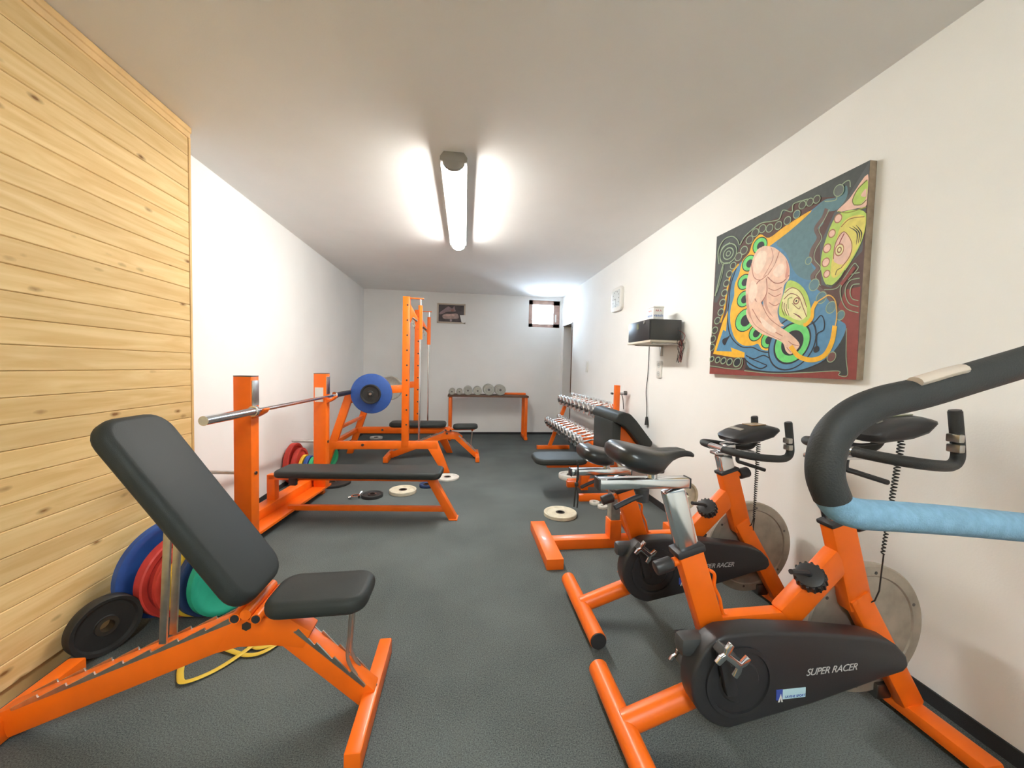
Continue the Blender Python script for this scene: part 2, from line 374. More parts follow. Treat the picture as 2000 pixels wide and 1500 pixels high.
def bike(label, loc, zs, zb, xslide, screen, lower_text=True):
    t = thing('exercise_bike', label, 'exercise bike', loc, 0, 'orange spinning bikes along the right wall')
    # rear stabiliser and beam
    rf = cyl('rear_foot', (0, -.235, .068), (0, .235, .068), .036, M_or, t, seg=28)
    for s in (-1, 1):
        cyl('end_cap', (0, s*.233, .068), (0, s*.240, .068), .034, M_black, rf, seg=28)
        cyl('levelling_foot', (0, s*.20, .0), (0, s*.20, .045), .015, M_chrome, rf, seg=14)
    cyl('rear_beam', (.0, 0, .075), (.33, 0, .19), .036, M_or, t, seg=24)
    # seat tube, low bar, diagonal, head, front leg
    beam('seat_tube', (.300, 0, .33), (.190, 0, .645), .052, .086, M_or, t, r=.012)
    cyl('pin_boss', (.145, 0, .60), (.19, 0, .61), .014, M_or, t, seg=14)
    kn = cyl('seat_height_knob', (.085, 0, .582), (.14, 0, .598), .022, M_black, t, seg=12, b=.004)
    cyl('knob_pin', (.12, 0, .592), (.155, 0, .602), .008, M_chrome, kn, seg=10)
    beam('low_bar', (.30, 0, .405), (.57, 0, .410), .045, .036, M_or, t, r=.008)
    beam('diagonal_tube', (.545, 0, .400), (.745, 0, .60), .052, .088, M_or, t, r=.012)
    beam('head_tube', (.728, 0, .722), (.822, 0, .42), .054, .092, M_or, t, r=.012)
    beam('front_leg', (.800, -.012, .47), (1.055, -.012, .055), .045, .078, M_or, t, r=.01)
    beam('fork_leg', (.80, .075, .47), (1.02, .075, .10), .035, .06, M_or, t, r=.008)
    ff = beam('front_foot', (1.045, -.235, .050), (1.045, .235, .050), .075, .045, M_or, t, r=.012)
    for s in (-1, 1):
        cyl('levelling_foot', (1.045, s*.20, 0), (1.045, s*.20, .035), .018, M_black, ff, seg=14)
    # bracket with springs on the seat tube
    br = tube('cable_bracket', [(.262, -.01, .575), (.283, -.01, .56), (.285, -.01, .52), (.305, -.01, .48), (.318, -.01, .43), (.335, -.01, .42)], .0055, M_or, t, seg=8)
    # seat post, slider, saddle
    d = Vector((-.30, 0, 1)); top = Vector((.192, 0, .64)) + d*(zs-.645)
    beam('post_collar', Vector((.194, 0, .632)), Vector((.187, 0, .655)), .062, .096, M_black, t, r=.006)
    beam('seat_post', (.21, 0, .58), top, .042, .070, M_chrome, t, r=.010)
    sx0 = top.x-.245; sx1 = top.x+.048
    sl = beam('seat_slider', (sx0, 0, zs+.015), (sx1, 0, zs+.015), .042, .032, M_chrome, t, r=.005)
    box('slider_cap', (sx0-.006, -.022, zs-.003), (sx0+.002, .022, zs+.033), M_black, sl)
    box('slider_cap', (sx1-.002, -.021, zs-.002), (sx1+.004, .021, zs+.032), M_black, sl)
    cl = cyl('slider_clamp', (sx0+.14, -.01, zs-.04), (sx0+.14, -.01, zs), .020, M_black, t, seg=14)
    tube('clamp_lever', [(sx0+.14, -.02, zs-.018), (sx0+.095, -.03, zs-.028), (sx0+.04, -.04, zs-.048)], .008, M_black, cl, seg=8)
    px = top.x-.07
    cyl('saddle_pin', (px, 0, zs+.03), (px, 0, zs+.06), .016, M_chrome, t, seg=16)
    sd = finish('saddle', saddlebm(), M_saddle, t, (px+.0, 0, zs+.052), (0, R(0), 0), ang=80)
    sd.scale = (1.0, 1.0, 1.0)
    box('saddle_clamp', (px-.03, -.025, zs+.048), (px+.03, .025, zs+.072), M_darksteel, t, r=.006)
    # chain guard
    g = circ(.302, .290, .150, 262, 108, 18) + [(.36, .436), (.56, .418), (.77, .388), (.845, .362), (.885, .322), (.895, .290), (.875, .270), (.79, .252), (.56, .194)]
    gd = prism('chain_guard', g, -.115, -.045, M_black, t, r=.010, seg=3)
    ring = finish('guard_ring', lathebm([(.096, -.006), (.108, -.006), (.108, .004), (.096, .004)], 48, 'y'), M_black, gd, (.302, -.116, .290))
    finish('guard_disc', lathebm([(0, -.003), (.060, -.003), (.066, .003), (0, .003)], 40, 'y'), M_black, gd, (.302, -.117, .290))
    box('guard_back', (.135, -.085, .345), (.23, -.03, .405), M_dkgrey, t, r=.018).rotation_euler = (0, 0, 0)
    text('lettering', 'SUPER RACER', .031, M_logo, gd, (.612, -.1165, .302), (R(90), R(-2), 0), shear=.35, spacing=.92)
    st = box('sticker', (.452, -.1165, .214), (.530, -.1150, .244), M_stick, gd, r=0); st.rotation_euler = (0, R(-1), 0)
    s2 = box('sticker_emblem', (.431, -.1168, .213), (.452, -.1150, .245), M_stickblue, gd, r=0); s2.rotation_euler = (0, R(-1), 0)
    prism('emblem_drop', [(.4335, .2145), (.4415, .240), (.4495, .2145), (.4445, .2145), (.4415, .228), (.4385, .2145)], -.1175, -.1166, M_paper, gd, r=0)
    text('sticker_text', 'LAVINE SPORT', .0105, M_stickblue, gd, (.491, -.1168, .229), (R(90), 0, 0))
    # cranks and pedals
    for s, (ex, ez) in ((-1, (-.045, .148)), (1, (.045, -.148))):
        y = s*.135
        ca = prism('crank_arm', [(.265+.02, .27), (.265+ex+.014, .27+ez), (.265+ex-.014, .27+ez), (.265-.02, .27)], y-.009, y+.009, M_black, t, r=.004)
        cx, cz = .265+ex, .27+ez; a = R(-38)
        def rr(q): return [(cx+x*math.cos(a)-z*math.sin(a), cz+x*math.sin(a)+z*math.cos(a)) for x, z in q]
        body = prism('pedal', rr([(-.030, -.014), (.030, -.014), (.030, .014), (-.030, .014)]), y+s*.008, y+s*.046, M_dkgrey, t, r=.004)
        Hs = [(-.036, -.030), (-.024, -.030), (-.020, -.008), (.020, -.008), (.024, -.030), (.036, -.030), (.036, -.012), (.030, 0), (.036, .012), (.036, .030), (.024, .030), (.020, .008), (-.020, .008), (-.024, .030), (-.036, .030), (-.036, .012), (-.030, 0), (-.036, -.012)]
        Hs = [(x*1.12, z*1.12) for x, z in Hs]
        prism('pedal_cage', rr(Hs), y+s*.046, y+s*.058, M_chrome, body, r=.002)
    # flywheel
    fw = finish('flywheel', lathebm([(0, -.012), (.19, -.012), (.195, -.016), (.228, -.016), (.233, -.011), (.233, .011), (.228, .016), (.195, .016), (.19, .012), (0, .012)], 64, 'y'), M_fly, t, (.895, .035, .315))
    finish('flywheel_hub', lathebm([(0, -.03), (.04, -.03), (.045, -.02), (.045, .03), (0, .03)], 24, 'y'), M_darksteel, fw)
    for i in range(6):
        a = i*math.pi/3+.4; q = Vector((.205*math.cos(a), -.017, .205*math.sin(a)))
        cyl('balance_hole', q, q+Vector((0, .002, 0)), .006, M_darksteel, fw, seg=10)
    box('brake_pad_holder', (.94, .005, .065), (1.0, .06, .12), M_darksteel, t, r=.006)
    # resistance knob
    kb = Vector((.622, -.020, .535)); nd = Vector((-.60, -.42, .66)).normalized()
    kp = finish('resistance_knob', cylbm(kb-nd*.01, kb+nd*.034, .043, .040, 24, .006), M_black, t)
    for i in range(16):
        s_, u_ = frame_of(nd, (0, 0, 1)); a = 2*math.pi*i/16; e = s_*math.cos(a)+u_*math.sin(a)
        cyl('knob_ridge', kb-nd*.004+e*.042, kb+nd*.030+e*.0405, .0045, M_black, kp, seg=6)
    tube('brake_lever', [kb+nd*.03, kb+nd*.048+Vector((-.01, 0, 0)), kb+nd*.050+Vector((-.075, -.01, .012))], .0085, M_black, t, seg=8)
    # head knob, stem, handlebar
    cyl('head_boss', (.77, 0, .70), (.80, 0, .705), .013, M_or, t, seg=12)
    cyl('stem_knob', (.795, 0, .703), (.845, 0, .715), .026, M_black, t, seg=12, b=.005)
    beam('head_collar', (.731, 0, .715), (.726, 0, .731), .062, .100, M_black, t, r=.006)
    e = Vector((.725, 0, .735)) + Vector((-.30, 0, 1))*(zb-.03-.735)
    beam('stem_post', (.745, 0, .66), e, .042, .074, M_chrome, t, r=.010)
    ss = beam('stem_slider', (e.x-.055, 0, zb-.026), (e.x+.17, 0, zb-.026), .048, .016, M_chrome, t, r=.004)
    box('bar_clamp', (e.x-.005, -.028, zb-.022), (e.x+.05, .028, zb+.022), M_chrome, t, r=.008)
    tube('clamp_handle', [(e.x+.075, -.01, zb-.03), (e.x+.075, -.01, zb-.065), (e.x+.10, -.02, zb-.075), (e.x+.20, -.04, zb-.105)], .009, M_black, t, seg=8, n=4)
    bx = xslide
    for s in (-1, 1):
        pts = [(bx, 0, zb), (bx, s*.05, zb), (bx+.012, s*.125, zb-.001), (bx+.06, s*.170, zb-.006), (bx+.16, s*.160, zb-.018), (bx+.255, s*.127, zb-.026), (bx+.292, s*.116, zb-.006), (bx+.295, s*.111, zb+.045), (bx+.285, s*.106, zb+.14)]
        hb = tube('handlebar', pts[1:], .0168, M_foam, t, seg=14, n=6)
        cyl('bar_end_plug', Vector(pts[-1]), Vector(pts[-1])+Vector((-.0008, 0, .004)), .0150, M_black, hb, seg=14)
        for q in (.012, .044):
            box('pulse_sensor', (bx+.278-q*.12, s*.110-.018, zb+q), (bx+.300-q*.12, s*.110+.018, zb+q+.026), M_steel, hb, r=.004).location = (-.006, -.006, .0)
    tube('handlebar', [(bx, -.055, zb), (bx, 0, zb), (bx, .055, zb)], .0155, M_chrome, t, seg=14, sp=False)
    # console
    cp = [(-.155, .005), (-.15, -.012), (-.10, -.026), (.02, -.034), (.10, -.028), (.15, -.004), (.148, .006), (.10, .020), (.0, .030), (-.09, .024), (-.14, .014)]
    bm = bmesh.new(); rings = []
    for yv, k in ((-.085, .45), (-.078, .72), (-.055, .92), (0, 1), (.055, .92), (.078, .72), (.085, .45)):
        rings.append([bm.verts.new((x*(.55+.45*k), yv, z*k)) for x, z in cp])
    for a, b in zip(rings, rings[1:]):
        for j in range(len(cp)): bm.faces.new((a[j], a[(j+1) % len(cp)], b[(j+1) % len(cp)], b[j]))
    bm.faces.new(rings[0]); bm.faces.new(rings[-1][::-1])
    cn = finish('console', bm, M_black, t, (bx+.165, 0, zb+.075), (0, R(-12), 0), ang=60)
    cn.scale = (.84, .95, 1.3)
    prism('display', [(-.0, .0295), (.09, .0215), (.09, .024), (.0, .032)], -.035, .035, screen, cn, r=0)
    prism('button_strip', [(-.085, .024), (-.06, .0265), (-.06, .0285), (-.085, .026)], -.045, .045, M_steel, cn, r=0)
    tube('console_stay', [(bx+.03, 0, zb+.01), (bx+.14, -.02, zb+.025), (bx+.25, -.03, zb+.065), (bx+.27, -.03, zb+.075)], .0045, M_black, t, seg=8)
    # coiled cable
    A = Vector((bx+.20, -.03, zb+.03)); B = Vector((.845, -.055, zb-.34)); pts = []
    N = 34*10
    for i in range(N+1):
        u = i/N; c = A.lerp(B, u); a = 2*math.pi*i/10; rr_ = .0085*(1-.55*u)
        pts.append(c+Vector((math.cos(a)*rr_, math.sin(a)*rr_, 0)))
    pts += [B+Vector((.0, 0, -.06)), Vector((.848, -.05, .50)), Vector((.846, -.04, .46)), Vector((.835, -.025, .44))]
    finish('coiled_cable', tubebm(pts, .0024, 5), M_cable, t, ang=80)
    return t
b1 = bike('nearest orange spinning bike beside the black and blue foam handrail', (.527, 1.11, 0), .845, .965, .722, M_screen)
b2 = bike('orange spinning bike standing behind the nearest one, saddle set lower', (.578, 1.72, 0), .710, .838, .670, M_screen2)
# cord hanging from the farther bike's saddle
q = ony(1128, 905, 1.62)
sc_ = tube('saddle_cord', [ony(1127, 900, 1.66), ony(1130, 930, 1.66), ony(1126, 946, 1.66), ony(1123, 965, 1.66), ony(1121, 990, 1.66)], .0035, M_cable, seg=6)
tag(sc_, 'thin black cord hanging from the farther bike saddle', 'cord')
o = tube('cord_strand', [ony(1130, 905, 1.66), ony(1126, 946, 1.66), ony(1129, 968, 1.66), ony(1127, 992, 1.66)], .003, M_cable, sc_, seg=6)
o = finish('knot', cylbm(ony(1126, 942, 1.66), ony(1126, 950, 1.66), .009, seg=10, b=.003), M_cable, sc_)

# ------------------------------------------------------------------ foreground handrail
hr = thing('training_machine', 'black and pale blue foam handrail of a machine at the right edge', 'exercise machine', (1.40, .62, 0))
def HP(x, y, Y=.62): return ony(x, y, Y)-Vector((1.40, .62, 0))
top = [HP(2110, 672), HP(2000, 707), HP(1900, 737), HP(1800, 767), HP(1720, 786), HP(1665, 812), HP(1627, 850), HP(1612, 895), HP(1612, 935), HP(1625, 972)]
low = [HP(1622, 966), HP(1640, 990), HP(1675, 1003), HP(1740, 1008), HP(1850, 1016), HP(2000, 1030), HP(2110, 1041)]
tube('foam_grip', top, .0300, M_foam, hr, seg=24, n=8)
lo = tube('foam_grip', low, .0285, M_bluefoam, hr, seg=24, n=8); lo['label'] = 'pale blue worn foam grip'
tp = finish('tape_wrap', tubebm(spline([HP(1772, 752), HP(1800, 744), HP(1830, 735), HP(1862, 727)], 4), .014, 12, .010), M_tape, hr)
tp.location = (0, -.012, .006); tp['label'] = 'torn beige tape patch'
tube('rail', [HP(2100, 675), (0.0, 0, HP(2110, 672).z+.03), (.0, 0, HP(2110, 672).z-.05)], .019, M_darksteel, hr, seg=12)
tube('rail', [HP(2100, 1040), (.0, 0, HP(2110, 1041).z-.01)], .019, M_darksteel, hr, seg=12, sp=False)
beam('column', (0, 0, .05), (0, 0, HP(2110, 672).z+.02), .07, .05, M_or, hr)
beam('base_beam', (0, -.45, .03), (0, .10, .03), .07, .06, M_or, hr)
beam('base_foot', (-.22, -.42, .03), (.22, -.42, .03), .07, .06, M_or, hr)

# ------------------------------------------------------------------ adjustable benches
def adjustable_bench(label, loc, back_angle, rotz=0, flip=1):
    """local: x forward (seat end), centre plane y=0, hinge near x=0"""
    t = thing('adjustable_bench', label, 'weight bench', loc, rotz, 'orange adjustable weight benches')
    # main beam rises from rear foot to hinge, front leg falls to front foot
    p_rear = (-.715, .055); p_h = (-.01, .325)
    beam('main_beam', (p_rear[0], 0, p_rear[1]), (p_h[0]+.02, 0, p_h[1]+.008), .062, .088, M_or, t, r=.006)
    prism('knee_plate', [(-.10, .245), (-.03, .262), (.07, .262), (.175, .245), (.20, .30), (.13, .350), (.04, .360), (-.05, .352)], -.032, .032, M_or, t, r=.004)
    beam('front_leg', (.10, 0, .310), (.385, 0, .045), .060, .074, M_or, t, r=.006)
    rf = beam('rear_foot', (-.735, -.23, .040), (-.735, .23, .040), .060, .072, M_or, t, r=.006)
    ff = beam('front_foot', (.392, -.24, .036), (.392, .24, .036), .050, .066, M_or, t, r=.006)
    cyl('bolt', (.40, .0, .066), (.40, .0, .073), .010, M_darksteel, ff, seg=6)
    for y in (-.22, .22):
        box('foot_pad', (-.765, y-.02, 0), (-.705, y+.02, .006), M_black, rf, r=0)
        box('foot_pad', (.367, y-.02, 0), (.417, y+.02, .006), M_black, ff, r=0)
    # saw-tooth adjustment ladders
    def ladder(name, a, b, n, lift):
        a = Vector(a); b = Vector(b); d = b-a; nn = Vector((-d.z, 0, d.x)).normalized()
        if nn.z < 0: nn = -nn
        top = []
        for i in range(n):
            p0 = a+d*(i/n); p1 = a+d*((i+.93)/n)
            top += [p0+nn*lift*.35, p1+nn*lift]
            top += [p1+nn*lift*.35]
        poly = [(p.x, p.z) for p in [a-nn*.004]+top+[b-nn*.004]]
        for y in (-.030, .030):
            prism(name, poly, y-.0025, y+.0025, M_steel, t, r=0)
    ladder('ladder_rail', (-.685, 0, .108), (-.04, 0, .354), 8, .015)
    ladder('ladder_rail', (.375, 0, .094), (.145, 0, .308), 4, .015)
    # hinge barrels
    for dx, dz in ((-.018, .385), (.045, .380), (.014, .396)):
        hb = cyl('hinge_barrel', (dx, -.070, dz), (dx, .105, dz), .017, M_or, t, seg=16)
        if dx != .014:
            for y in (-.070, .105): cyl('barrel_cap', (dx, y-.001, dz), (dx, y+.001, dz), .0135, M_black, hb, seg=12)
    cyl('hinge_bolt', (-.002, -.036, .335), (-.002, .036, .335), .015, M_darksteel, t, seg=6)
    # backrest
    a = R(back_angle); c, s = math.cos(a), math.sin(a)
    hp = Vector((-.005, 0, .400))
    L = .71
    ctr = hp+Vector((-c, 0, s))*(L/2+.01)+Vector((s, 0, c))*.022
    bk = pad('backrest', L, .262, .062, M_vinyl, t, rc=.075, re=.024, loc=ctr, rot=(0, a, 0))
    beam('backrest_rail', hp+Vector((-c, 0, s))*.0, hp+Vector((-c, 0, s))*.55, .05, .030, M_or, bk).parent = t
    # prop strut from backrest to ladder
    if back_angle > 20:
        st0 = hp+Vector((-c, 0, s))*.40; st1 = Vector((-.26, 0, .285))
        for y in (-.022, .022):
            beam('prop_strut', st0+Vector((0, y, 0)), st1+Vector((0, y, 0)), .008, .022, M_steel, t, r=.001)
    # seat
    pad('seat', .32, .205, .056, M_vinyl, t, rc=.06, re=.024, loc=(.235, -.022, .400), rot=(0, R(-1), 0))
    sr = beam('seat_rail', (.04, 0, .386), (.36, 0, .392), .045, .020, M_or, t)
    cyl('rail_eye', (.325, -.026, .380), (.325, .026, .380), .014, M_or, sr, seg=12)
    tube('seat_prop', [(.325, -.02, .38), (.32, -.02, .28), (.315, -.02, .19), (.345, -.02, .125)], .006, M_steel, t, seg=8)
    tube('seat_prop', [(.325, .02, .38), (.32, .02, .28), (.315, .02, .19), (.345, .02, .125)], .006, M_steel, t, seg=8)
    return t
adjustable_bench('near orange bench with its black backrest raised, by the pine wall', (-.70, 1.345, 0), 54.5)
adjustable_bench('far orange bench with its black backrest folded flat', (-.215, 4.98, 0), 0)

# ------------------------------------------------------------------ weight plates
def weight_plate(label, r, t, material, loc, rot=(0, 0, 0), hub=None, hole=.025, group=None, dish=True, name='weight_plate'):
    """disc with its axis along local z, resting plane z=0..t"""
    e = thing(name, label, 'weight plate', loc, 0, group, rot)
    if dish:
        pr = [(hole, t*.18), (r*.30, t*.18), (r*.34, t*.30), (r*.80, t*.30), (r*.86, t*.05), (r*.97, 0), (r, t*.10), (r, t*.90), (r*.97, t), (r*.86, t*.95), (r*.80, t*.70), (r*.34, t*.70), (r*.30, t*.82), (hole, t*.82)]
    else:
        pr = [(hole, 0), (r*.97, 0), (r, t*.1), (r, t*.9), (r*.97, t), (hole, t)]
    finish('plate_body', lathebm(pr, 56), material, e)
    finish('hub_ring', lathebm([(hole-.002, t*.10), (hole+.012, t*.10), (hole+.012, t*.90), (hole-.002, t*.90)], 28), hub or M_darksteel, e)
    return e
XAX = (0, R(90), 0)      # axis along +x
def lean(loc, tilt, rz=0): return Euler((0, R(90)+R(tilt), R(rz)))
# plates stood against the pine wall, nearest the wall first
G1 = 'bumper plates stood against the pine wall'
seq = [('large blue bumper plate standing nearest the pine wall', .225, .05, M_blue), ('larger red bumper plate in the row by the pine wall, behind its red twin', .195, .05, M_red),
       ('red bumper plate next to the yellow one by the pine wall', .195, .045, M_red), ('yellow bumper plate in the row by the pine wall', .19, .04, M_yellow),
       ('navy bumper plate behind the teal one by the pine wall', .19, .05, M_navy), ('teal bumper plate at the front of the row by the pine wall', .185, .045, M_teal)]
cb_, ct_ = onz(332, 1100, .225), onz(444, 1105, .215)
PROT = (0, R(90), R(-22.6))
for (lab, r, t, mm), u, th in zip(seq, (0, .2, .5, .65, .82, 1), (.034, .050, .025, .028, .030, .034)):
    p = cb_.lerp(ct_, u)
    weight_plate(lab, r, th, mm, (p.x, p.y, r), PROT, group=G1)
p = onz(222, 1207, .115)
weight_plate('black plate standing on the floor by the pine wall', .115, .05, M_blkrub, (p.x-.02, p.y-.03, .115), (0, R(90), R(-28)))
# plates stood behind the bench press by the white wall
G2 = 'bumper plates stood by the white left wall'
x = XL+.015; ypl = 4.02
for lab, r, t, mm in [('large red bumper plate standing flat to the white left wall', .200, .05, M_red), ('smaller red bumper plate in the row by the white left wall', .175, .045, M_red),
                      ('yellow bumper plate in the row by the white left wall', .14, .03, M_yellow), ('blue bumper plate in the row by the white left wall', .135, .04, M_blue),
                      ('green bumper plate at the end of the row by the white left wall', .13, .035, M_green)]:
    weight_plate(lab, r, t, mm, (x, ypl, r), XAX, group=G2); x += t+.008
p = onz(640, 892, .13); weight_plate('green plate standing on the floor behind the far bench press post', .13, .03, M_green, (p.x, p.y, .13), (0, R(90), R(-30)))
# plates lying on the floor
weight_plate('cream plate lying on the floor below the long flat bench', .125, .035, M_cream, (*onz(787, 962)[:2], 0))
weight_plate('black plate with a chrome collar on it, on the floor', .095, .030, M_blkrub, (*onz(727, 970)[:2], 0))
weight_plate('small dark plate on the floor beside the bench leg', .075, .030, M_navy, (*onz(834, 950)[:2], 0))
weight_plate('pale plate on the floor at the end of the flat bench', .125, .020, M_whitepl, (*onz(874, 934)[:2], 0))
weight_plate('dark plate on the floor by the bench press base', .17, .025, M_blkrub, (*onz(650, 945)[:2], 0))
weight_plate('cream plate on the floor beside the orange T foot', .135, .030, M_cream, (*onz(1094, 1006)[:2], 0))
weight_plate('pale plate on the floor under the curl machine seat', .125, .05, M_whitepl, (*onz(1113, 934)[:2], 0))
weight_plate('small white ring plate on the floor, nearer the machine foot', .045, .022, M_whitepl, (*onz(1161, 984)[:2], 0), hub=M_whitepl, hole=.016, dish=False)
weight_plate('small white ring plate on the floor, nearer the grey stub', .045, .022, M_whitepl, (*onz(1177, 992)[:2], 0), hub=M_whitepl, hole=.016, dish=False)
weight_plate('pale plate on the floor by the back wall', .10, .03, M_whitepl, (-1.42, 6.36, 0))
cc = thing('bar_collar', 'chrome bar collar lying on the floor against the black plate', 'bar collar', (*onz(694, 974)[:2], 0))
finish('collar_ring', lathebm([(.024, 0), (.038, 0), (.038, .03), (.024, .03)], 24), M_chrome, cc)
tube('collar_lever', [(.030, .02, .015), (.03, .05, .03), (.04, .07, .040)], .007, M_chrome, cc, seg=8)
cyl('collar_screw', (-.036, 0, .015), (-.06, -.01, .015), .008, M_chrome, cc, seg=10)

# yellow latex band
bp = [onz(352, 1322), onz(362, 1337), onz(420, 1312), onz(480, 1275), onz(520, 1240), onz(545, 1225), onz(555, 1245), onz(520, 1275), onz(480, 1282), onz(430, 1268), onz(395, 1262), onz(372, 1272), onz(358, 1290)]
bp = [Vector((p.x, p.y, .006+.004*(i % 2))) for i, p in enumerate(bp)]
bd = thing('resistance_band', 'yellow latex loop band lying on the carpet under the bench', 'resistance band', (bp[0].x, bp[0].y, 0))
def band(pts, nm, z=0):
    P = spline([p-bp[0]+Vector((0, 0, .006+z)) for p in pts], 6, True); P.append(P[0])
    finish(nm, tubebm(P, .011, 10, .0035), M_band, bd, ang=60)
band(bp, 'band_loop')
band([onz(478, 1248), onz(500, 1268), onz(530, 1262), onz(560, 1240), onz(540, 1226), onz(500, 1232)], 'band_loop', .008)

# ------------------------------------------------------------------ bench press
bpz = R(-5.0)
BPL = Vector((-1.345, 3.13, 0))
bpr = thing('bench_press', 'orange bench press with a long flat black bench pad', 'bench press', BPL, bpz)
for s, y in ((-1, -.52), (1, .52)):
    po_ = box('upright', (-.055, y-.04, .07), (.055, y+.04, 1.115), M_or, bpr, r=.004)
    box('end_cap', (-.055, y-.04, 1.113), (.055, y+.04, 1.120), M_darksteel, po_, r=.002)
    box('guard_strip', (.055, y-.034, .93), (.060, y+.034, 1.09), M_steel, po_, r=.001)
    hk = prism('bar_hook', [(.05, .845), (.085, .862), (.118, .882), (.132, .905), (.128, .915), (.112, .905), (.098, .889), (.075, .884), (.05, .888)], y-.03, y+.03, M_or, po_, r=.003)
    cyl('storage_peg', (-.055, y, .49), (-.265, y, .49), .012, M_steel, po_, seg=14)
    cyl('bolt', (.055, y, .49), (.063, y, .49), .012, M_darksteel, po_, seg=6)
box('sticker', (-.043, .4785, .86), (.032, .4800, .99), M_paper, bpr, r=0)
beam('base_beam', (-.12, -.56, .105), (-.12, .56, .105), .10, .080, M_or, bpr, r=.005)
prism('base_plate', [(-.12, .066), (.035, .066), (.055, .060), (.055, .080), (.035, .076), (-.12, .074)], -.60, .60, M_or, bpr, r=.001, axis='y')
for y in (-.53, .53): beam('base_foot', (-.16, y, .033), (.02, y, .033), .05, .066, M_or, bpr)
prism('gusset', [(-.05, .14), (-.20, .14), (-.05, .25)], .46, .55, M_or, bpr)
pad('bench_pad', 1.25, .265, .052, M_vinyl, bpr, rc=.055, re=.020, loc=(.565, -.03, .343))
beam('bench_rail', (-.14, -.03, .323), (1.14, -.03, .323), .06, .040, M_or, bpr)
box('rail_mount', (-.15, -.06, .10), (-.09, .0, .343), M_or, bpr)
box('mount_pad', (.03, -.09, .27), (.085, -.06, .343), M_black, bpr)
beam('lower_rail', (.0, -.03, .080), (1.215, -.03, .080), .035, .040, M_or, bpr)
beam('bench_leg', (1.10, -.03, .330), (1.285, -.03, .0), .075, .060, M_or, bpr)
box('leg_foot', (1.25, -.075, 0), (1.318, .02, .012), M_or, bpr)
# barbell
bb = thing('barbell', 'long chrome barbell resting on the bench press hooks', 'barbell', (-1.265, 3.16, .905), R(-2.0))
cyl('shaft', (0, -.66, 0), (0, .66, 0), .014, M_chrome, bb, seg=20)
for s in (-1, 1):
    sv = cyl('sleeve', (0, s*.665, 0), (0, s*1.09, 0), .025, M_chrome if s < 0 else M_darksteel, bb, seg=28)
    cyl('collar', (0, s*.645, 0), (0, s*.675, 0), .034, M_chrome, bb, seg=28, b=.004)
    cyl('end_disc', (0, s*1.09, 0), (0, s*1.092, 0), .0225, M_cream, sv, seg=28)

# ------------------------------------------------------------------ squat rack
sq = thing('squat_rack', 'tall orange squat rack with chrome guide rods', 'squat rack', (-.65, 4.78, 0))
for y in (-.46, .54):
    w_ = .035
    up = box('upright', (-.038, y-w_, .30), (.038, y+w_, 1.965), M_or, sq, r=.004)
    for i in range(9):
        cyl('pin_hole', (.014, y-w_-.001, .52+.165*i+.03), (.014, y-w_+.002, .52+.165*i+.03), .010, M_blkrub, up, seg=12)
    beam('base_bar', (-.80, y, .318), (.36, y, .318), .06, .086, M_or, sq)
    prism('front_leg', [(.25, .280), (.355, .360), (.50, .0), (.42, .0)], y-.0285, y+.0285, M_or, sq)
    prism('rear_leg', [(-.92, 0), (-.84, 0), (-.545, .90), (-.625, .92)], y-.0285, y+.0285, M_or, sq)
    beam('plate_arm', (-.58, y, .90), (-.03, y, .95), .062, .085, M_or, sq)
    cyl('arm_bolt', (-.45, y-.031, .325), (-.45, y-.045, .325), .016, M_darksteel, sq, seg=6)
    box('top_bracket', (.03, y-.02, 1.945), (.185, y+.02, 1.955), M_or, sq, r=.001)
    cyl('guide_rod', (.150, y, .36), (.150, y, 1.95), .011, M_chrome, sq, seg=16)
    sv = cyl('rod_sleeve', (.150, y, 1.50), (.150, y, 1.875), .024, M_or, sq, seg=20)
    prism('sleeve_bracket', [(.03, 1.90), (.065, 1.84), (.15, 1.68), (.15, 1.64), (.09, 1.70), (.06, 1.72), (.03, 1.66)], y-.008, y+.008, M_or, sq, r=.001)
    cyl('pull_pin', (.07, y-.03, 1.735), (.12, y-.015, 1.70), .010, M_darksteel, sq, seg=10)
    for i in range(5):
        finish('chain_link', lathebm([(.010, -.003), (.016, -.003), (.016, .003), (.010, .003)], 12, 'y' if i % 2 else 'x'), M_chrome, sq, (.065+.006*i, y-.02, 1.72-.022*i))
    cyl('plate_peg', (-.345, y-.03, .895), (-.345, y-.16, .895), .013, M_steel, sq, seg=14)
beam('cross_tube', (-.72, -.46, .50), (-.72, .54, .50), .035, .035, M_or, sq)
beam('cross_tube', (-.58, -.46, .80), (-.58, .54, .80), .035, .035, M_or, sq)
beam('cross_tube', (-.80, -.46, .318), (-.80, .54, .318), .05, .05, M_or, sq)
YAX = (R(90), 0, 0)      # axis towards the camera
weight_plate('large blue plate hung on the squat rack peg', .215, .035, M_blue, (-.997, 4.255, .895), YAX, hole=.014, dish=False)
weight_plate('small black plate hung over the blue plate on the squat rack', .105, .035, M_blkrub, (-.997, 4.212, .892), YAX, hole=.014, hub=M_blkrub)
cyl_ = weight_plate('small grey plate hung at the back of the squat rack', .165, .03, M_iron, (-.997, 5.26, .90), YAX, hole=.02)

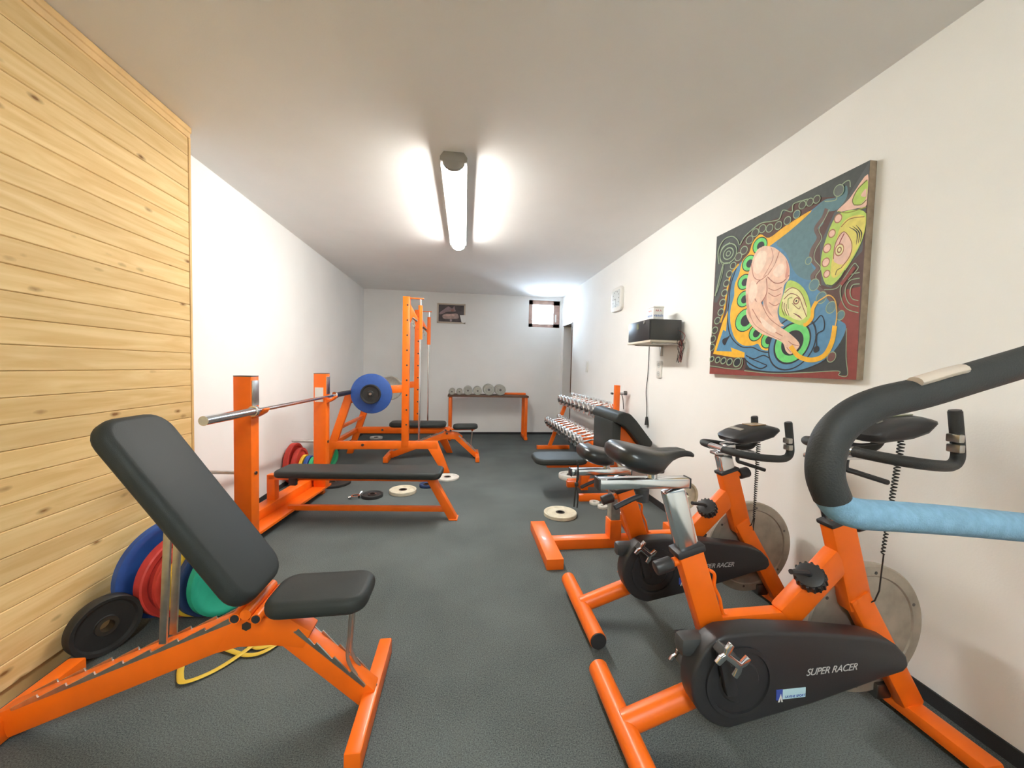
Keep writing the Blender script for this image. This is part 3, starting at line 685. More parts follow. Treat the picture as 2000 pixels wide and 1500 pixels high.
# ------------------------------------------------------------------ dumbbell table at the back wall
rk = thing('dumbbell_table', 'long orange legged table with a dark top at the back wall', 'dumbbell rack', (.40, 6.40, 0))
box('table_top', (-.67, -.20, .715), (.665, .20, .745), M_brown, rk)
box('back_ledge', (.28, .06, .745), (.655, .20, .775), M_or, rk)
for s in (-1, 1):
    beam('leg', (s*.63, -.14, .02), (s*.63, -.14, .72), .05, .05, M_or, rk, up=(0, 1, 0))
    beam('leg', (s*.63, .16, .02), (s*.63, .16, .72), .05, .05, M_or, rk, up=(0, 1, 0))
    beam('foot', (s*.63, -.22, .03), (s*.63, .20, .03), .05, .05, M_or, rk)
def big_dumbbell(label, x, r):
    e = thing('dumbbell', label, 'dumbbell', (x, 6.34, .745+r), 0, 'round grey dumbbells on the back table')
    hl = .07 if r > .06 else .05
    cyl('handle', (0, -.07, 0), (0, .07, 0), .016, M_steel, e, seg=14)
    for s in (-1, 1):
        hd_ = finish('head', lathebm([(0, 0), (r*.55, 0), (r*.60, .004), (r*.9, .004), (r, .012), (r, hl-.012), (r*.9, hl), (0, hl)], 32, 'y'), M_iron, e, (0, s*.06 if s > 0 else -.06-hl, 0))
        cyl('end_bolt', (0, -.004 if s < 0 else hl-.002, 0), (0, .006 if s < 0 else hl+.004, 0), r*.22, M_darksteel, hd_, seg=16)
for lab, x, r in [('leftmost of the two small grey dumbbells on the back table', -.205, .052), ('right one of the two small grey dumbbells on the back table', -.082, .052), ('left one of the two mid-size grey dumbbells', .055, .074),
                  ('right one of the two mid-size grey dumbbells', .213, .072), ('left one of the two largest grey dumbbells', .398, .092), ('right one of the two largest grey dumbbells', .588, .090)]:
    big_dumbbell(lab, x, r)

# ------------------------------------------------------------------ two-tier dumbbell rack at the right wall
dr = thing('dumbbell_rack', 'orange two-tier rack full of chrome dumbbells by the right wall', 'dumbbell rack', (1.35, 4.62, 0))
for y in (-.80, .92):
    beam('foot', (-.26, y, .028), (.24, y, .028), .055, .055, M_or, dr)
    beam('upright', (-.07, y, .03), (.19, y, .74), .05, .05, M_or, dr, up=(1, 0, 0))
for nm, x, z in (('lower_rail', -.085, .415), ('lower_rail', .005, .435), ('upper_rail', .105, .735), ('upper_rail', .195, .755)):
    beam(nm, (x, -.84 if nm == 'lower_rail' else -.76, z), (x, .94, z), .04, .03, M_or, dr)
def chrome_dumbbell(r, n):
    e = thing('chrome_dumbbell', '', 'dumbbell', (0, 0, 0))
    cyl('handle', (-.075, 0, 0), (.075, 0, 0), .014, M_dumb, e, seg=12)
    for s in (-1, 1):
        for i in range(n):
            rr = r*(1, .93, .84)[i]; x0 = .068+.026*i
            finish('weight_disc', lathebm([(0, x0), (rr*.93, x0), (rr, x0+.005), (rr, x0+.019), (rr*.93, x0+.024), (0, x0+.024)] if s > 0 else [(0, -x0), (rr*.93, -x0), (rr, -x0-.005), (rr, -x0-.019), (rr*.93, -x0-.024), (0, -x0-.024)], 24, 'x'), M_dumb, e)
        x0 = .068+.026*n
        cyl('end_nut', (s*x0, 0, 0), (s*(x0+.012), 0, 0), r*.35, M_darksteel, e, seg=10)
    return e
NU, NL = 9, 11
ordn = ['first', 'second', 'third', 'fourth', 'fifth', 'sixth', 'seventh', 'eighth', 'ninth', 'tenth', 'eleventh', 'twelfth']
pu = chrome_dumbbell(.078, 2); pl_ = chrome_dumbbell(.076, 2)
for i in range(NU):
    e = pu if i == 0 else copy_tree(pu)
    e.location = (1.50, 5.42-.180*i, .774); e.rotation_euler = (0, R(-12), 0)
    e['label'] = ordn[i]+' chrome dumbbell from the back on the upper tier of the rack'; e['group'] = 'chrome dumbbells on the upper tier'
for i in range(NL):
    e = pl_ if i == 0 else copy_tree(pl_)
    e.location = (1.31, 5.42-.158*i, .454); e.rotation_euler = (0, R(-12), 0)
    e['label'] = ordn[i]+' chrome dumbbell from the back on the lower tier of the rack'; e['group'] = 'chrome dumbbells on the lower tier'

# ------------------------------------------------------------------ biceps curl machine
cm = thing('curl_machine', 'orange biceps curl machine with black seat and sloping arm pad', 'exercise machine', (1.2, 3.47, 0))
pad('seat', .50, .36, .055, M_vinyl, cm, rc=.11, re=.02, loc=(-.30, -.0, .335))
beam('seat_beam', (-.42, 0, .31), (.25, 0, .31), .09, .055, M_or, cm)
beam('seat_post', (-.05, 0, .06), (-.05, 0, .30), .07, .07, M_or, cm, up=(1, 0, 0))
box('chest_pad', (.115, -.25, .40), (.205, .25, .755), M_vinyl, cm, r=.022)
beam('pad_post', (.24, 0, .05), (.24, 0, .78), .08, .08, M_or, cm, up=(1, 0, 0))
prism('pad_arm', [(.17, .50), (.42, .50), (.40, .60), (.22, .76), (.17, .76)], -.20, -.16, M_or, cm)
prism('pad_arm', [(.17, .50), (.42, .50), (.40, .60), (.22, .76), (.17, .76)], .16, .20, M_or, cm)
prism('arm_pad', [(.125, .745), (.12, .790), (.15, .830), (.20, .842), (.26, .825), (.32, .765), (.48, .570), (.465, .535), (.42, .510), (.385, .52), (.26, .665), (.20, .715)], -.31, .31, M_vinyl, cm, r=.016, seg=3)
for y in (-.14, .265):
    beam('base_rail', (-.14, y, .03), (.36, y, .03), .055, .06, M_or, cm)
beam('base_cross', (.26, -.15, .03), (.26, .29, .03), .07, .06, M_or, cm)
beam('base_cross', (.26, .27, .03), (.41, .38, .03), .07, .06, M_or, cm)
up_ = box('upright', (.385, .35, .03), (.435, .405, 1.05), M_or, cm)
cyl('lock_pin', (.34, .35, .965), (.33, .30, .965), .012, M_black, up_, seg=10)
cyl('lock_knob', (.43, .345, .965), (.47, .335, .965), .016, M_chrome, up_, seg=12)
cyl('lock_knob', (.47, .335, .97), (.50, .33, .97), .022, M_darksteel, up_, seg=8)
tube('pin_cable', [(.45, .34, .95), (.46, .33, .90), (.47, .33, .80)], .004, M_cable, cm, seg=6)
cyl('plate_peg', (.28, -.10, .38), (.28, -.26, .38), .013, M_steel, cm, seg=12)
weight_plate('cream plate hung on the curl machine peg', .095, .03, M_cream, (1.48, 3.265, .38), YAX, hole=.016)

# ------------------------------------------------------------------ T-foot stand
ts = thing('machine_stand', 'low orange steel stand with a T foot and a grey stub post', 'exercise machine', (.56, 2.455, 0))
beam('t_foot', (0, -.285, .033), (0, .285, .033), .105, .066, M_or, ts, r=.003)
beam('floor_beam', (.05, 0, .033), (.98, 0, .033), .08, .066, M_or, ts, r=.003)
beam('front_foot', (.985, -.21, .033), (.985, .21, .033), .06, .066, M_or, ts)
box('post_sleeve', (.435, -.045, .06), (.515, .045, .19), M_or, ts)
st_ = box('stub_post', (.442, -.038, .12), (.506, .038, .385), M_steel, ts)
box('post_cap', (.440, -.040, .383), (.508, .040, .40), M_black, st_)
beam('brace', (.62, 0, .05), (.515, 0, .22), .05, .05, M_or, ts)
cyl('plate_peg', (.95, .05, .36), (.95, -.12, .36), .013, M_cream, ts, seg=12)
beam('peg_post', (.95, .03, .05), (.95, .03, .38), .05, .05, M_or, ts, up=(1, 0, 0))
weight_plate('cream plate hung on the stand behind the nearest bike post', .10, .03, M_cream, (1.51, 2.415, .36), YAX, hole=.016)

# ------------------------------------------------------------------ painting on the right wall
PX = XR-.036
PYZ = lambda x, y, X=PX: onx(1360+x*.31327, 290+y*.31333, X)
c_tl, c_tr, c_bl, c_br = PYZ(128, 550), PYZ(1085, 72), PYZ(82, 1405), PYZ(997, 1442)
pa = thing('painting', 'large colourful painting of a muscular torso and fish heads on the right wall', 'painting', (XR, (c_tl.y+c_tr.y)/2, (c_bl.z+c_br.z)/2))
PO = Vector(pa.location)
def quadprism(name, pts, x0, x1, material, parent, r=0):
    bm = bmesh.new(); A = [bm.verts.new((x0, p.y-PO.y, p.z-PO.z)) for p in pts]; B = [bm.verts.new((x1, p.y-PO.y, p.z-PO.z)) for p in pts]
    bm.faces.new(A); bm.faces.new(B[::-1])
    for i in range(4): bm.faces.new((A[i], B[i], B[(i+1) % 4], A[(i+1) % 4]))
    return finish(name, bm, material, parent)
M_canvas = mat('raw_canvas_edge', (.33, .25, .18), .8, noise=.2, nscale=30)
quadprism('stretcher_frame', [c_tl, c_tr, c_br, c_bl], -.036, -.002, M_canvas, pa)
pic_mats = {}; pic_bm = bmesh.new(); pic_list = []; layer = [0]
def pm(rgb):
    if rgb not in pic_mats:
        pic_mats[rgb] = len(pic_list); pic_list.append(mat('paint_%d_%d_%d' % rgb, rgb, .6, noise=.10, nscale=35))
    return pic_mats[rgb]
cy0, cy1 = min(c_tr.y, c_br.y), max(c_tl.y, c_bl.y)
zl = lambda y: c_bl.z+(c_br.z-c_bl.z)*(y-c_bl.y)/(c_br.y-c_bl.y)
zu = lambda y: c_tl.z+(c_tr.z-c_tl.z)*(y-c_tl.y)/(c_tr.y-c_tl.y)
def pl(pts, rgb, same=False):
    if not same: layer[0] += 1
    x = -.0362-.00002*layer[0]; mi = pm(rgb); vs = []
    for px, py in pts:
        p = PYZ(px, py); y = min(max(p.y, cy0), cy1); z = min(max(p.z, zl(y)), zu(y))
        vs.append(pic_bm.verts.new((x, y-PO.y, z-PO.z)))
    try: f = pic_bm.faces.new(vs); f.material_index = mi
    except ValueError: pass
def smooth(pts, n=5): return [(p.x, p.y) for p in spline([(a, b, 0) for a, b in pts], n, True)]
def ps(pts, rgb, n=4): pl(smooth(pts, n), rgb)
def ell(cx, cy, r, rgb, ky=1.12, n=22): pl([(cx+r*math.cos(2*math.pi*i/n), cy+r*ky*math.sin(2*math.pi*i/n)-.35*r*math.cos(2*math.pi*i/n)) for i in range(n)], rgb)
def ring(cx, cy, r, wd, rgb, inner=None, ky=1.12):
    ell(cx, cy, r, rgb, ky); ell(cx, cy, r-wd, inner or (62, 62, 60), ky)
def line(pts, wd, rgb, n=6, taper=False):
    P = [(p.x, p.y) for p in spline([(a, b, 0) for a, b in pts], n)]; layer[0] += 1; N = len(P); Lf = []; Rt = []
    for i, (x, y) in enumerate(P):
        a = P[max(i-1, 0)]; b = P[min(i+1, N-1)]; dx, dy = b[0]-a[0], b[1]-a[1]; l = math.hypot(dx, dy) or 1
        hw = wd/2*(1-.8*abs(2*i/(N-1)-1) if taper else 1)
        Lf.append((x-dy/l*hw, y+dx/l*hw)); Rt.append((x+dy/l*hw, y-dx/l*hw))
    for i in range(N-1): pl([Lf[i], Lf[i+1], Rt[i+1], Rt[i]], rgb, True)
SL, DB, RB, BL, TQ, YE, GR, DK, FL, LI, CR_, PK = (78, 84, 84), (92, 66, 62), (142, 66, 60), (88, 140, 178), (96, 132, 142), (248, 188, 52), (112, 216, 122), (44, 46, 54), (238, 200, 176), (186, 214, 104), (232, 226, 168), (234, 196, 178)
PG = (150, 170, 140)
pl([(128, 550), (1085, 72), (997, 1442), (82, 1405)], DB)
pl([(128, 550), (1085, 72), (1075, 170), (960, 300), (760, 305), (600, 350), (520, 430), (400, 470), (290, 560), (245, 690), (130, 960), (112, 960)], SL)
pl([(1085, 72), (1060, 350), (1035, 640), (960, 720), (900, 800), (840, 870), (780, 850), (770, 600), (860, 400), (950, 290)], (92, 96, 98))
pl([(930, 880), (1024, 860), (997, 1442), (945, 1415), (935, 1150), (880, 1000)], RB)
pl([(82, 1405), (85, 1365), (300, 1385), (480, 1402), (700, 1395), (890, 1385), (890, 1415), (945, 1415), (997, 1442)], RB)
# dark ground behind the bowl
pl([(930, 1150), (945, 1415), (890, 1415), (890, 1387), (700, 1392), (480, 1400), (310, 1375), (300, 1300), (700, 1330), (880, 1200)], (58, 60, 60))
# blue body
ps([(735, 372), (560, 500), (440, 600), (300, 690), (232, 770), (203, 900), (190, 1010), (165, 1120), (122, 1262), (290, 1292), (330, 1365), (440, 1388), (620, 1388), (770, 1335), (880, 1235), (935, 1110), (880, 1060), (870, 990), (800, 900), (752, 860), (722, 800), (756, 745), (716, 690), (724, 630), (762, 560), (745, 500), (792, 430), (812, 370), (790, 330)], BL)
ps([(735, 380), (800, 320), (880, 300), (935, 230), (940, 300), (880, 380), (810, 400), (790, 470), (745, 520), (755, 580), (715, 640), (715, 720), (740, 770), (710, 820), (620, 780), (560, 650), (500, 590), (600, 490)], TQ)
line([(800, 330), (870, 320), (880, 270), (920, 215), (955, 200), (960, 240)], 6, PG)
line([(812, 375), (792, 430), (745, 500), (762, 560), (724, 630), (716, 690), (756, 745), (722, 800), (752, 860), (800, 900), (870, 985), (915, 1040)], 22, (112, 92, 88))
line([(830, 380), (800, 440), (765, 505), (782, 560), (744, 630), (736, 690), (776, 745), (745, 800), (775, 855)], 5, PG)
for cx, cy, r in ((735, 850, 34), (780, 930, 34), (840, 990, 34), (900, 1040, 28), (700, 700, 22)): ring(cx, cy, r, 5, PG, TQ)
# yellow flame band
ps([(722, 384), (560, 480), (455, 556), (400, 535), (352, 585), (330, 650), (288, 700), (268, 780), (240, 850), (236, 920), (215, 1000), (214, 1090), (240, 1180), (290, 1226), (350, 1228), (385, 1218), (410, 1252), (455, 1256), (492, 1218), (560, 1190), (460, 1100), (350, 1020), (330, 900), (345, 760), (420, 640), (470, 600), (600, 500)], YE)
line([(250, 745), (215, 850), (205, 950), (195, 1060), (215, 1170), (280, 1235), (350, 1240), (400, 1262), (455, 1270), (500, 1240)], 7, DK)
line([(150, 1085), (175, 1000), (190, 900), (215, 790), (265, 720)], 10, YE)
pl([(165, 1080), (105, 1280), (235, 1303), (300, 1303), (302, 1272), (215, 1240), (222, 1266), (125, 1262), (168, 1130), (185, 1140), (198, 1010)], YE)
ps([(165, 1190), (195, 1175), (215, 1160), (195, 1195), (180, 1225), (165, 1215)], DK)
for cx, cy, r in ((398, 605, 42), (330, 715, 40), (300, 832, 38), (298, 938, 40), (305, 1070, 58), (372, 1150, 40), (450, 1192, 42)):
    ell(cx, cy, r+5, DK); ell(cx, cy, r, GR); ell(cx+4, cy+2, r*.55, DK)
# waves
line([(310, 1290), (360, 1310), (420, 1290), (470, 1310), (530, 1295)], 7, DK)
line([(300, 1310), (340, 1345), (400, 1372), (442, 1355)], 8, DK); line([(330, 1305), (390, 1330), (442, 1352)], 6, DK)
line([(305, 1370), (440, 1392), (620, 1390), (760, 1345), (850, 1290)], 9, DK); line([(300, 1385), (480, 1402), (700, 1396), (885, 1387), (890, 1413), (943, 1413), (935, 1300), (938, 1120)], 5, PG)
# hand ring
for r, c in ((152, DK), (144, BL), (118, DK), (108, GR), (70, DK)): ell(600, 1212, r, c, 1.08, 40)
# torso and arm
ps([(400, 628), (470, 612), (525, 645), (565, 690), (583, 750), (578, 812), (550, 850), (538, 920), (508, 1010), (522, 1080), (548, 1105), (480, 1100), (420, 1000), (430, 800)], FL)
ps([(500, 690), (545, 680), (578, 740), (570, 800), (520, 835), (465, 815), (440, 780), (470, 720)], (244, 208, 186))
line([(445, 800), (490, 838), (540, 832), (580, 790)], 6, (176, 112, 96)); line([(450, 870), (490, 885), (535, 865)], 5, (190, 130, 112)); line([(450, 900), (490, 922), (530, 905)], 5, (190, 130, 112)); line([(455, 960), (490, 980), (520, 965)], 5, (190, 130, 112)); line([(520, 640), (490, 720), (445, 790)], 5, (186, 124, 106))
ps([(440, 870), (440, 960), (455, 1010), (480, 1050), (440, 1010), (420, 940)], (210, 160, 140))
ps([(400, 618), (470, 618), (500, 650), (490, 720), (440, 800), (438, 900), (400, 965), (355, 1000), (326, 1000), (310, 930), (315, 830), (345, 720), (365, 660)], (240, 204, 182))
line([(345, 720), (360, 800), (400, 820), (440, 790)], 5, (186, 124, 106)); line([(470, 620), (480, 680), (455, 740), (420, 800)], 4, (200, 142, 124)); line([(438, 810), (440, 900), (398, 965), (365, 930), (375, 850), (400, 820)], 5, (176, 112, 96))
ps([(330, 980), (400, 955), (450, 1050), (520, 1110), (580, 1150), (638, 1205), (640, 1240), (592, 1282), (560, 1262), (540, 1212), (480, 1182), (400, 1150), (340, 1095), (312, 1030)], FL)
line([(350, 1000), (400, 1080), (470, 1130), (540, 1170)], 5, (186, 124, 106)); line([(330, 1010), (360, 1090), (430, 1145), (530, 1195)], 4, (200, 142, 124)); line([(405, 960), (455, 1055), (530, 1115)], 4, (176, 112, 96))
line([(575, 1200), (600, 1220), (640, 1230)], 4, (176, 112, 96)); line([(565, 1240), (590, 1270)], 4, (176, 112, 96))
ps([(365, 690), (400, 640), (440, 650), (430, 720), (390, 780), (360, 760)], (250, 224, 204)); ps([(345, 830), (375, 840), (380, 900), (350, 960), (330, 920)], (250, 222, 202)); ps([(520, 720), (550, 730), (545, 780), (500, 800), (480, 770)], (250, 222, 204))
ps([(400, 1050), (450, 1090), (500, 1130), (480, 1150), (420, 1110)], (250, 224, 206)); ps([(318, 900), (330, 980), (345, 1060), (325, 1030), (312, 960)], (214, 158, 136)); ps([(560, 690), (580, 750), (570, 810), (555, 800), (565, 740)], (224, 160, 142))
# diving fish head
ps([(575, 825), (640, 842), (692, 905), (716, 1000), (712, 1068), (682, 1104), (620, 1092), (560, 1062), (520, 1040), (520, 980), (548, 900)], LI)
ps([(560, 880), (620, 872), (670, 935), (692, 1030), (650, 1072), (580, 1045), (535, 985)], CR_)
line([(552, 900), (600, 868), (655, 900), (690, 990)], 5, (140, 96, 76)); line([(548, 940), (590, 905), (640, 925), (665, 985), (690, 1050)], 5, (140, 96, 76)); line([(575, 1000), (575, 940), (600, 930)], 5, (120, 150, 70))
ell(626, 950, 20, (150, 100, 80)); ell(626, 950, 13, CR_); ell(626, 950, 6, DK)
line([(600, 965), (640, 1000), (650, 985)], 4, (120, 70, 60)); line([(605, 1025), (640, 1045), (660, 1065)], 9, (120, 60, 60), taper=True)
for k in range(3): line([(540+12*k, 955+8*k), (536+14*k, 1000), (552+14*k, 1042)], 4, (110, 70, 60))
# yellow hose
line([(590, 1232), (640, 1295), (720, 1318), (800, 1290), (848, 1205), (866, 1105)], 30, YE, 8)
line([(868, 1110), (878, 1040), (868, 950), (830, 915), (790, 935), (752, 960)], 8, (226, 176, 90), 8)
line([(752, 955), (728, 1000), (722, 1055), (690, 1095), (670, 1100)], 22, YE, 8)
line([(690, 1110), (740, 1080), (780, 1040), (800, 1080), (795, 1130), (755, 1160), (752, 1250)], 6, DK); ell(750, 1252, 18, DK)
ring(845, 1300, 30, 5, PG, (120, 80, 76))
# right fish
ps([(790, 800), (778, 700), (812, 560), (870, 430), (960, 385), (1062, 405), (1040, 560), (970, 700), (880, 825), (822, 856)], LI)
ps([(905, 480), (980, 420), (1058, 430), (1035, 560), (968, 690), (880, 800), (840, 780), (860, 640)], (226, 214, 110))
for cx, cy, r in ((887, 436, 22), (848, 530, 20), (818, 622, 22), (810, 710, 22), (816, 782, 18)): ell(cx, cy, r+4, (170, 120, 90)); ell(cx, cy, r-2, PK)
ps([(858, 690), (868, 600), (905, 532), (930, 525), (965, 580), (965, 650), (920, 720), (875, 715)], PK)
line([(858, 690), (868, 600), (905, 532), (935, 525), (972, 590), (960, 670), (905, 745)], 5, (150, 90, 80)); line([(880, 640), (900, 580), (925, 530)], 6, (150, 70, 70))
for r, c in ((30, (176, 120, 90)), (24, CR_), (15, (150, 100, 70)), (9, CR_)): ell(895, 632, r, c, 1.3)
for k in range(3): line([(955+22*k, 490-6*k), (1005+14*k, 525), (1000+12*k, 600-8*k)], 9, (60, 54, 48), taper=True)
line([(905, 490), (960, 440), (1052, 425)], 5, (150, 110, 60)); line([(905, 745), (880, 760), (870, 790)], 5, (110, 100, 60)); line([(815, 850), (870, 848), (930, 760)], 6, (70, 74, 60))
ps([(880, 392), (960, 310), (1074, 160), (1066, 350), (1010, 372), (950, 385)], PK)
ps([(978, 330), (1010, 260), (1070, 195), (1064, 300), (1030, 345), (990, 352)], LI); line([(985, 350), (978, 320), (1010, 255), (1070, 195)], 6, (120, 120, 60)); line([(985, 352), (1030, 350), (1064, 320)], 6, (120, 120, 60)); ps([(1030, 290), (1062, 250), (1062, 295), (1045, 302)], PK)
line([(885, 392), (950, 400), (1062, 365)], 7, (150, 160, 70))
# rings on the right
for r in (128, 92, 56):
    line([(1022, 900-r), (1010-r*.55, 890-r*.70), (1010-r*.86, 890), (1005-r*.55, 890+r*.80), (1014, 890+r*1.05)], 6, PG)
line([(800, 880), (880, 870), (930, 800), (985, 720), (1005, 728), (1010, 750), (950, 820)], 5, PG); line([(905, 850), (960, 780), (990, 740)], 20, RB)
# border circles
for cx, cy in ((232, 730), (208, 782), (190, 840), (178, 900), (166, 960), (155, 1020), (134, 1073), (118, 1133), (105, 1188), (98, 1240)): ring(cx, cy, 20, 5, PG, (66, 60, 58))
for i, (cx, cy) in enumerate(((265, 675), (300, 635), (335, 570), (370, 525), (415, 500), (460, 497), (515, 480), (572, 450), (630, 410), (665, 352), (712, 335), (755, 317))): ring(cx, cy, 24, 5, PG, (84, 110, 118) if i in (8,) else (80, 76, 72))
ring(893, 262, 34, 5, PG, (104, 112, 110))
for cx, cy, r in ((100, 1312, 16), (136, 1318, 18), (172, 1323, 19), (210, 1330, 20), (258, 1333, 26)): ring(cx, cy, r, 6, PG, DK)
line([(88, 1355), (140, 1362), (200, 1372), (270, 1372), (292, 1335), (285, 1305)], 5, PG)
ring(203, 655, 56, 6, PG, (66, 74, 70)); ring(203, 655, 34, 6, PG, (66, 74, 70)); ring(203, 655, 16, 5, PG, (66, 74, 70))
line([(145, 720), (140, 640), (175, 570), (225, 548), (260, 570), (275, 600), (310, 545), (400, 470), (470, 455), (520, 440), (545, 385), (600, 395), (612, 345), (700, 315)], 6, PG)
line([(120, 920), (150, 800), (175, 720), (215, 715)], 6, PG); line([(130, 900), (160, 800), (170, 735), (150, 690), (165, 620), (215, 585)], 4, PG)
me = bpy.data.meshes.new('painted_picture'); pic_bm.to_mesh(me); pic_bm.free()
for mm in pic_list: me.materials.append(mm)
po2 = bpy.data.objects.new('painted_picture', me); col.objects.link(po2); po2.parent = pa

# ------------------------------------------------------------------ framed photo and white tag on the back wall
fr = thing('framed_photo', 'small dark framed photo on the back wall', 'picture', (-.245, YB, 2.13))
FQ = lambda x, y: (ony(840+x*.04333, 580+y*.04333, YB-.014)-Vector((-.245, YB, 2.13)))
M_frm = mat('pale_wood_frame', (.62, .52, .42), .5); M_ph = mat('dark_photo_print', (.085, .068, .072), .5, noise=.3, nscale=9)
for nm, a, b in (('frame_rail', (-.255, -.012, .155), (.235, -.002, .180)), ('frame_rail', (-.255, -.012, -.165), (.235, -.002, -.140)), ('frame_stile', (-.255, -.012, -.165), (-.23, -.002, .180)), ('frame_stile', (.21, -.012, -.165), (.235, -.002, .180))):
    box(nm, a, b, M_frm, fr, r=.001)
box('photo_print', (-.235, -.009, -.145), (.215, -.004, .16), M_ph, fr, r=0)
def blob(pts, rgb, d, nm='print_shape'):
    P = smooth(pts, 5); bm = bmesh.new(); vs = []
    for x, y in P: q = FQ(x, y); vs.append(bm.verts.new((q.x, -.0095-d, q.z)))
    bm.faces.new(vs); finish(nm, bm, mat('print_%d' % rgb[0], rgb, .5, noise=.2, nscale=14), fr)
blob([(430, 700), (620, 560), (800, 430), (900, 460), (1000, 520), (1090, 410), (1130, 560), (1150, 650), (900, 660), (700, 690), (560, 760), (430, 780)], (150, 126, 130), 0)
blob([(560, 830), (700, 760), (940, 765), (1150, 745), (1260, 800), (1280, 960), (1100, 985), (960, 990), (800, 990), (600, 960)], (176, 152, 146), 0)
blob([(600, 820), (760, 780), (920, 785), (900, 850), (700, 860)], (205, 170, 164), .0004)
blob([(970, 790), (1080, 780), (1100, 850), (1000, 860)], (206, 174, 166), .0004)
blob([(900, 1010), (980, 1010), (980, 1090), (930, 1110), (895, 1080)], (168, 150, 156), .0004)
blob([(960, 560), (1080, 570), (1060, 650), (940, 640)], (152, 108, 104), .0004)
wt = thing('wall_tag', 'bright white paper tag hanging over the framed photo corner', 'paper tag', (.0, YB-.02, 2.06))
bm = bmesh.new(); pts = [FQ(1340, 820), FQ(1590, 820), FQ(1590, 1120), FQ(1560, 1165), FQ(1480, 1175), FQ(1410, 1130)]
A = [bm.verts.new((q.x-.245, -.002, q.z+.07)) for q in pts]; B = [bm.verts.new((q.x-.245, .003, q.z+.07)) for q in pts]
bm.faces.new(A); bm.faces.new(B[::-1])
for i in range(6): bm.faces.new((A[i], B[i], B[(i+1) % 6], A[(i+1) % 6]))
M_bright = mat('bright_white_paper', (.92, .92, .9), .6)
finish('tag_sheet', bm, M_bright, wt)
q0 = Vector((FQ(1465, 830).x-.245, .003, FQ(1465, 830).z+.07)); cyl('tag_pin', q0, q0+Vector((0, .014, 0)), .004, M_steel, wt, seg=8)

# ------------------------------------------------------------------ clock thermometer, switch, sockets
ck = thing('wall_clock', 'white square wall clock high on the right wall', 'clock', (XR, 4.19, 2.02))
pb = finish('clock_case', prismbm(roundrect(.29, .27, .05), -.035, 0, .008, 2, 'x'), M_white, ck)
M_dial = mat('pale_dial', (.62, .64, .62), .4)
box('dial', (-.037, -.105, -.09), (-.034, .105, .10), M_dial, ck, r=0)
for a in range(12):
    y, z = .085*math.sin(R(30*a)), .085*math.cos(R(30*a))+.005
    box('hour_mark', (-.0385, y-.004, z-.006), (-.0368, y+.004, z+.006), M_darksteel, ck, r=0)
beam('hour_hand', (-.0395, 0, .005), (-.0395, .05, .0), .006, .001, M_darksteel, ck, r=0)
beam('minute_hand', (-.040, 0, .005), (-.040, -.012, -.075), .005, .001, M_darksteel, ck, r=0)
def plate(name, label, cat, y, z, w_, h_, kind):
    t = thing(name, label, cat, (XR, y, z))
    finish('face_plate', prismbm(roundrect(w_, h_, .008), -.014, 0, .003, 2, 'x'), M_white, t)
    if kind == 'switch': box('rocker', (-.020, -w_*.33, -h_*.33), (-.013, w_*.33, h_*.33), M_white, t, r=.002)
    else:
        for dz in (-h_*.25, h_*.25):
            so = finish('socket_well', lathebm([(0, -.0145), (.019, -.0145), (.022, -.017), (.024, -.0145), (.024, -.012), (0, -.012)], 20, 'x'), M_dial, t, (0, 0, dz))
            for dy in (-.008, .008): cyl('pin_hole', (-.0152, dy, 0), (-.0140, dy, 0), .0028, M_blkrub, so, seg=8)
    return t
plate('power_socket', 'white double power socket under the stereo shelf', 'socket', 3.205, 1.225, .085, .15, 'socket')
plate('light_switch', 'white light switch near the door at the back', 'light switch', 5.24, 1.25, .085, .16, 'switch')

# ------------------------------------------------------------------ stereo shelf
sh = thing('wall_shelf', 'thin pale wall shelf carrying the black stereo', 'shelf', (XR, 3.02, 1.455))
M_shelf = mat('pale_shelf_board', (.66, .60, .50), .55)
box('shelf_board', (-.30, -.20, -.018), (0, .22, 0), M_shelf, sh)
box('bracket', (-.26, .14, -.03), (-.01, .16, -.018), M_steel, sh, r=.001)
box('bracket', (-.02, .14, -.11), (-.004, .16, -.018), M_steel, sh, r=.001)
box('bracket', (-.26, -.16, -.03), (-.01, -.14, -.018), M_steel, sh, r=.001)
box('bracket', (-.02, -.16, -.11), (-.004, -.14, -.018), M_steel, sh, r=.001)
ste = thing('stereo', 'black stereo box with a small display on the wall shelf', 'stereo', (XR-.15, 3.03, 1.455))
box('cabinet', (-.135, -.185, 0), (.125, .195, .168), M_dkgrey, ste, r=.006)
fp = box('front_panel', (-.150, -.185, .002), (-.134, .195, .166), M_black, ste, r=.006)
box('display', (-.152, -.005, .10), (-.149, .03, .145), M_screen, fp, r=0)
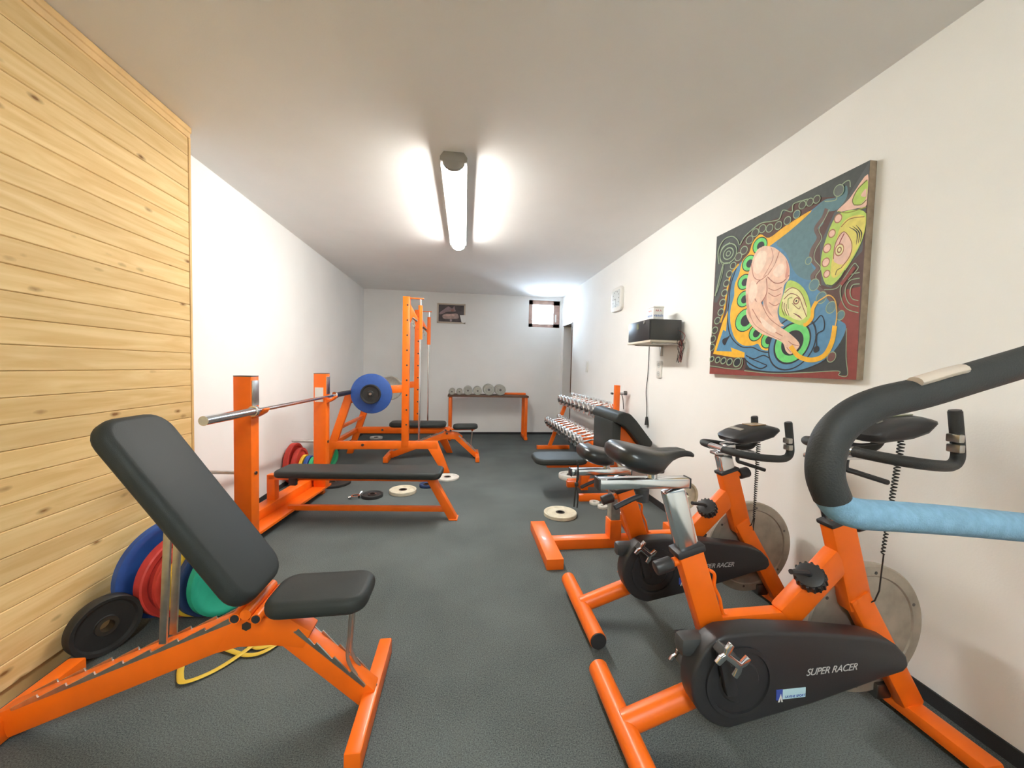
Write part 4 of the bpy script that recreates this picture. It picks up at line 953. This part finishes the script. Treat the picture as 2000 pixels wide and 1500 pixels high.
cyl('volume_knob', (-.158, -.11, .145), (-.149, -.11, .145), .012, M_steel, fp, seg=16)
cb = thing('paper_carton', 'white carton printed in red and blue on top of the stereo', 'carton', (XR-.17, 3.005, 1.6255))
box('carton_body', (-.045, -.055, 0), (.045, .055, .105), M_bright, cb, r=.003)
prism('carton_lid', [(-.05, .105), (.05, .105), (.045, .118), (-.045, .118)], -.06, .06, M_bright, cb)
M_cred = mat('carton_red', (.62, .07, .10), .5); M_cblu = mat('carton_blue', (.06, .20, .55), .5)
text('print', 'vanoh', .034, M_cblu, cb, (-.0458, 0, .042), (R(90), 0, R(-90)))
text('print', 'AA A', .022, M_cred, cb, (-.0458, 0, .080), (R(90), 0, R(-90)))
text('print', 'vanoh', .034, M_cblu, cb, (0, -.0558, .042), (R(90), 0, 0))
text('print', 'AA A', .022, M_cred, cb, (0, -.0558, .080), (R(90), 0, 0))
cw = thing('cable_bundle', 'tangle of thin red and black wires at the shelf end', 'wires', (XR-.04, 2.85, 1.46))
random.seed(4)
for i in range(5):
    pts = [(-.02+.01*i, -.01, .10-.02*i)]
    for k in range(5): pts.append((-.03+random.uniform(-.02, .03), -.045-.05*random.random(), .02-.045*k+random.uniform(-.02, .02)))
    pts.append((-.02+.006*i, -.05, .0))
    tube('wire', pts, .0022, M_redwire if i % 2 else M_cable, cw, seg=5, n=5)
pc = thing('plug_lead', 'thin black power cord hanging from the shelf with its plug', 'cord', (XR-.012, 3.35, .70))
P0 = Vector((XR-.012, 3.35, .70))
pts = [onx(x, y, XR-.012)-P0 for x, y in ((1268, 677), (1267, 705), (1265, 735), (1262, 765), (1263, 790), (1263, 815))]
tube('cord', pts, .0035, M_cable, pc, seg=6)
cyl('plug', onx(1263, 814, XR-.014)-P0, onx(1263, 830, XR-.014)-P0, .010, M_cable, pc, r2=.020, seg=12)
for dy in (-.008, .008): cyl('plug_pin', onx(1263, 829, XR-.014)-P0+Vector((0, dy, 0)), onx(1263, 834, XR-.014)-P0+Vector((0, dy, 0)), .0025, M_steel, pc, seg=6)
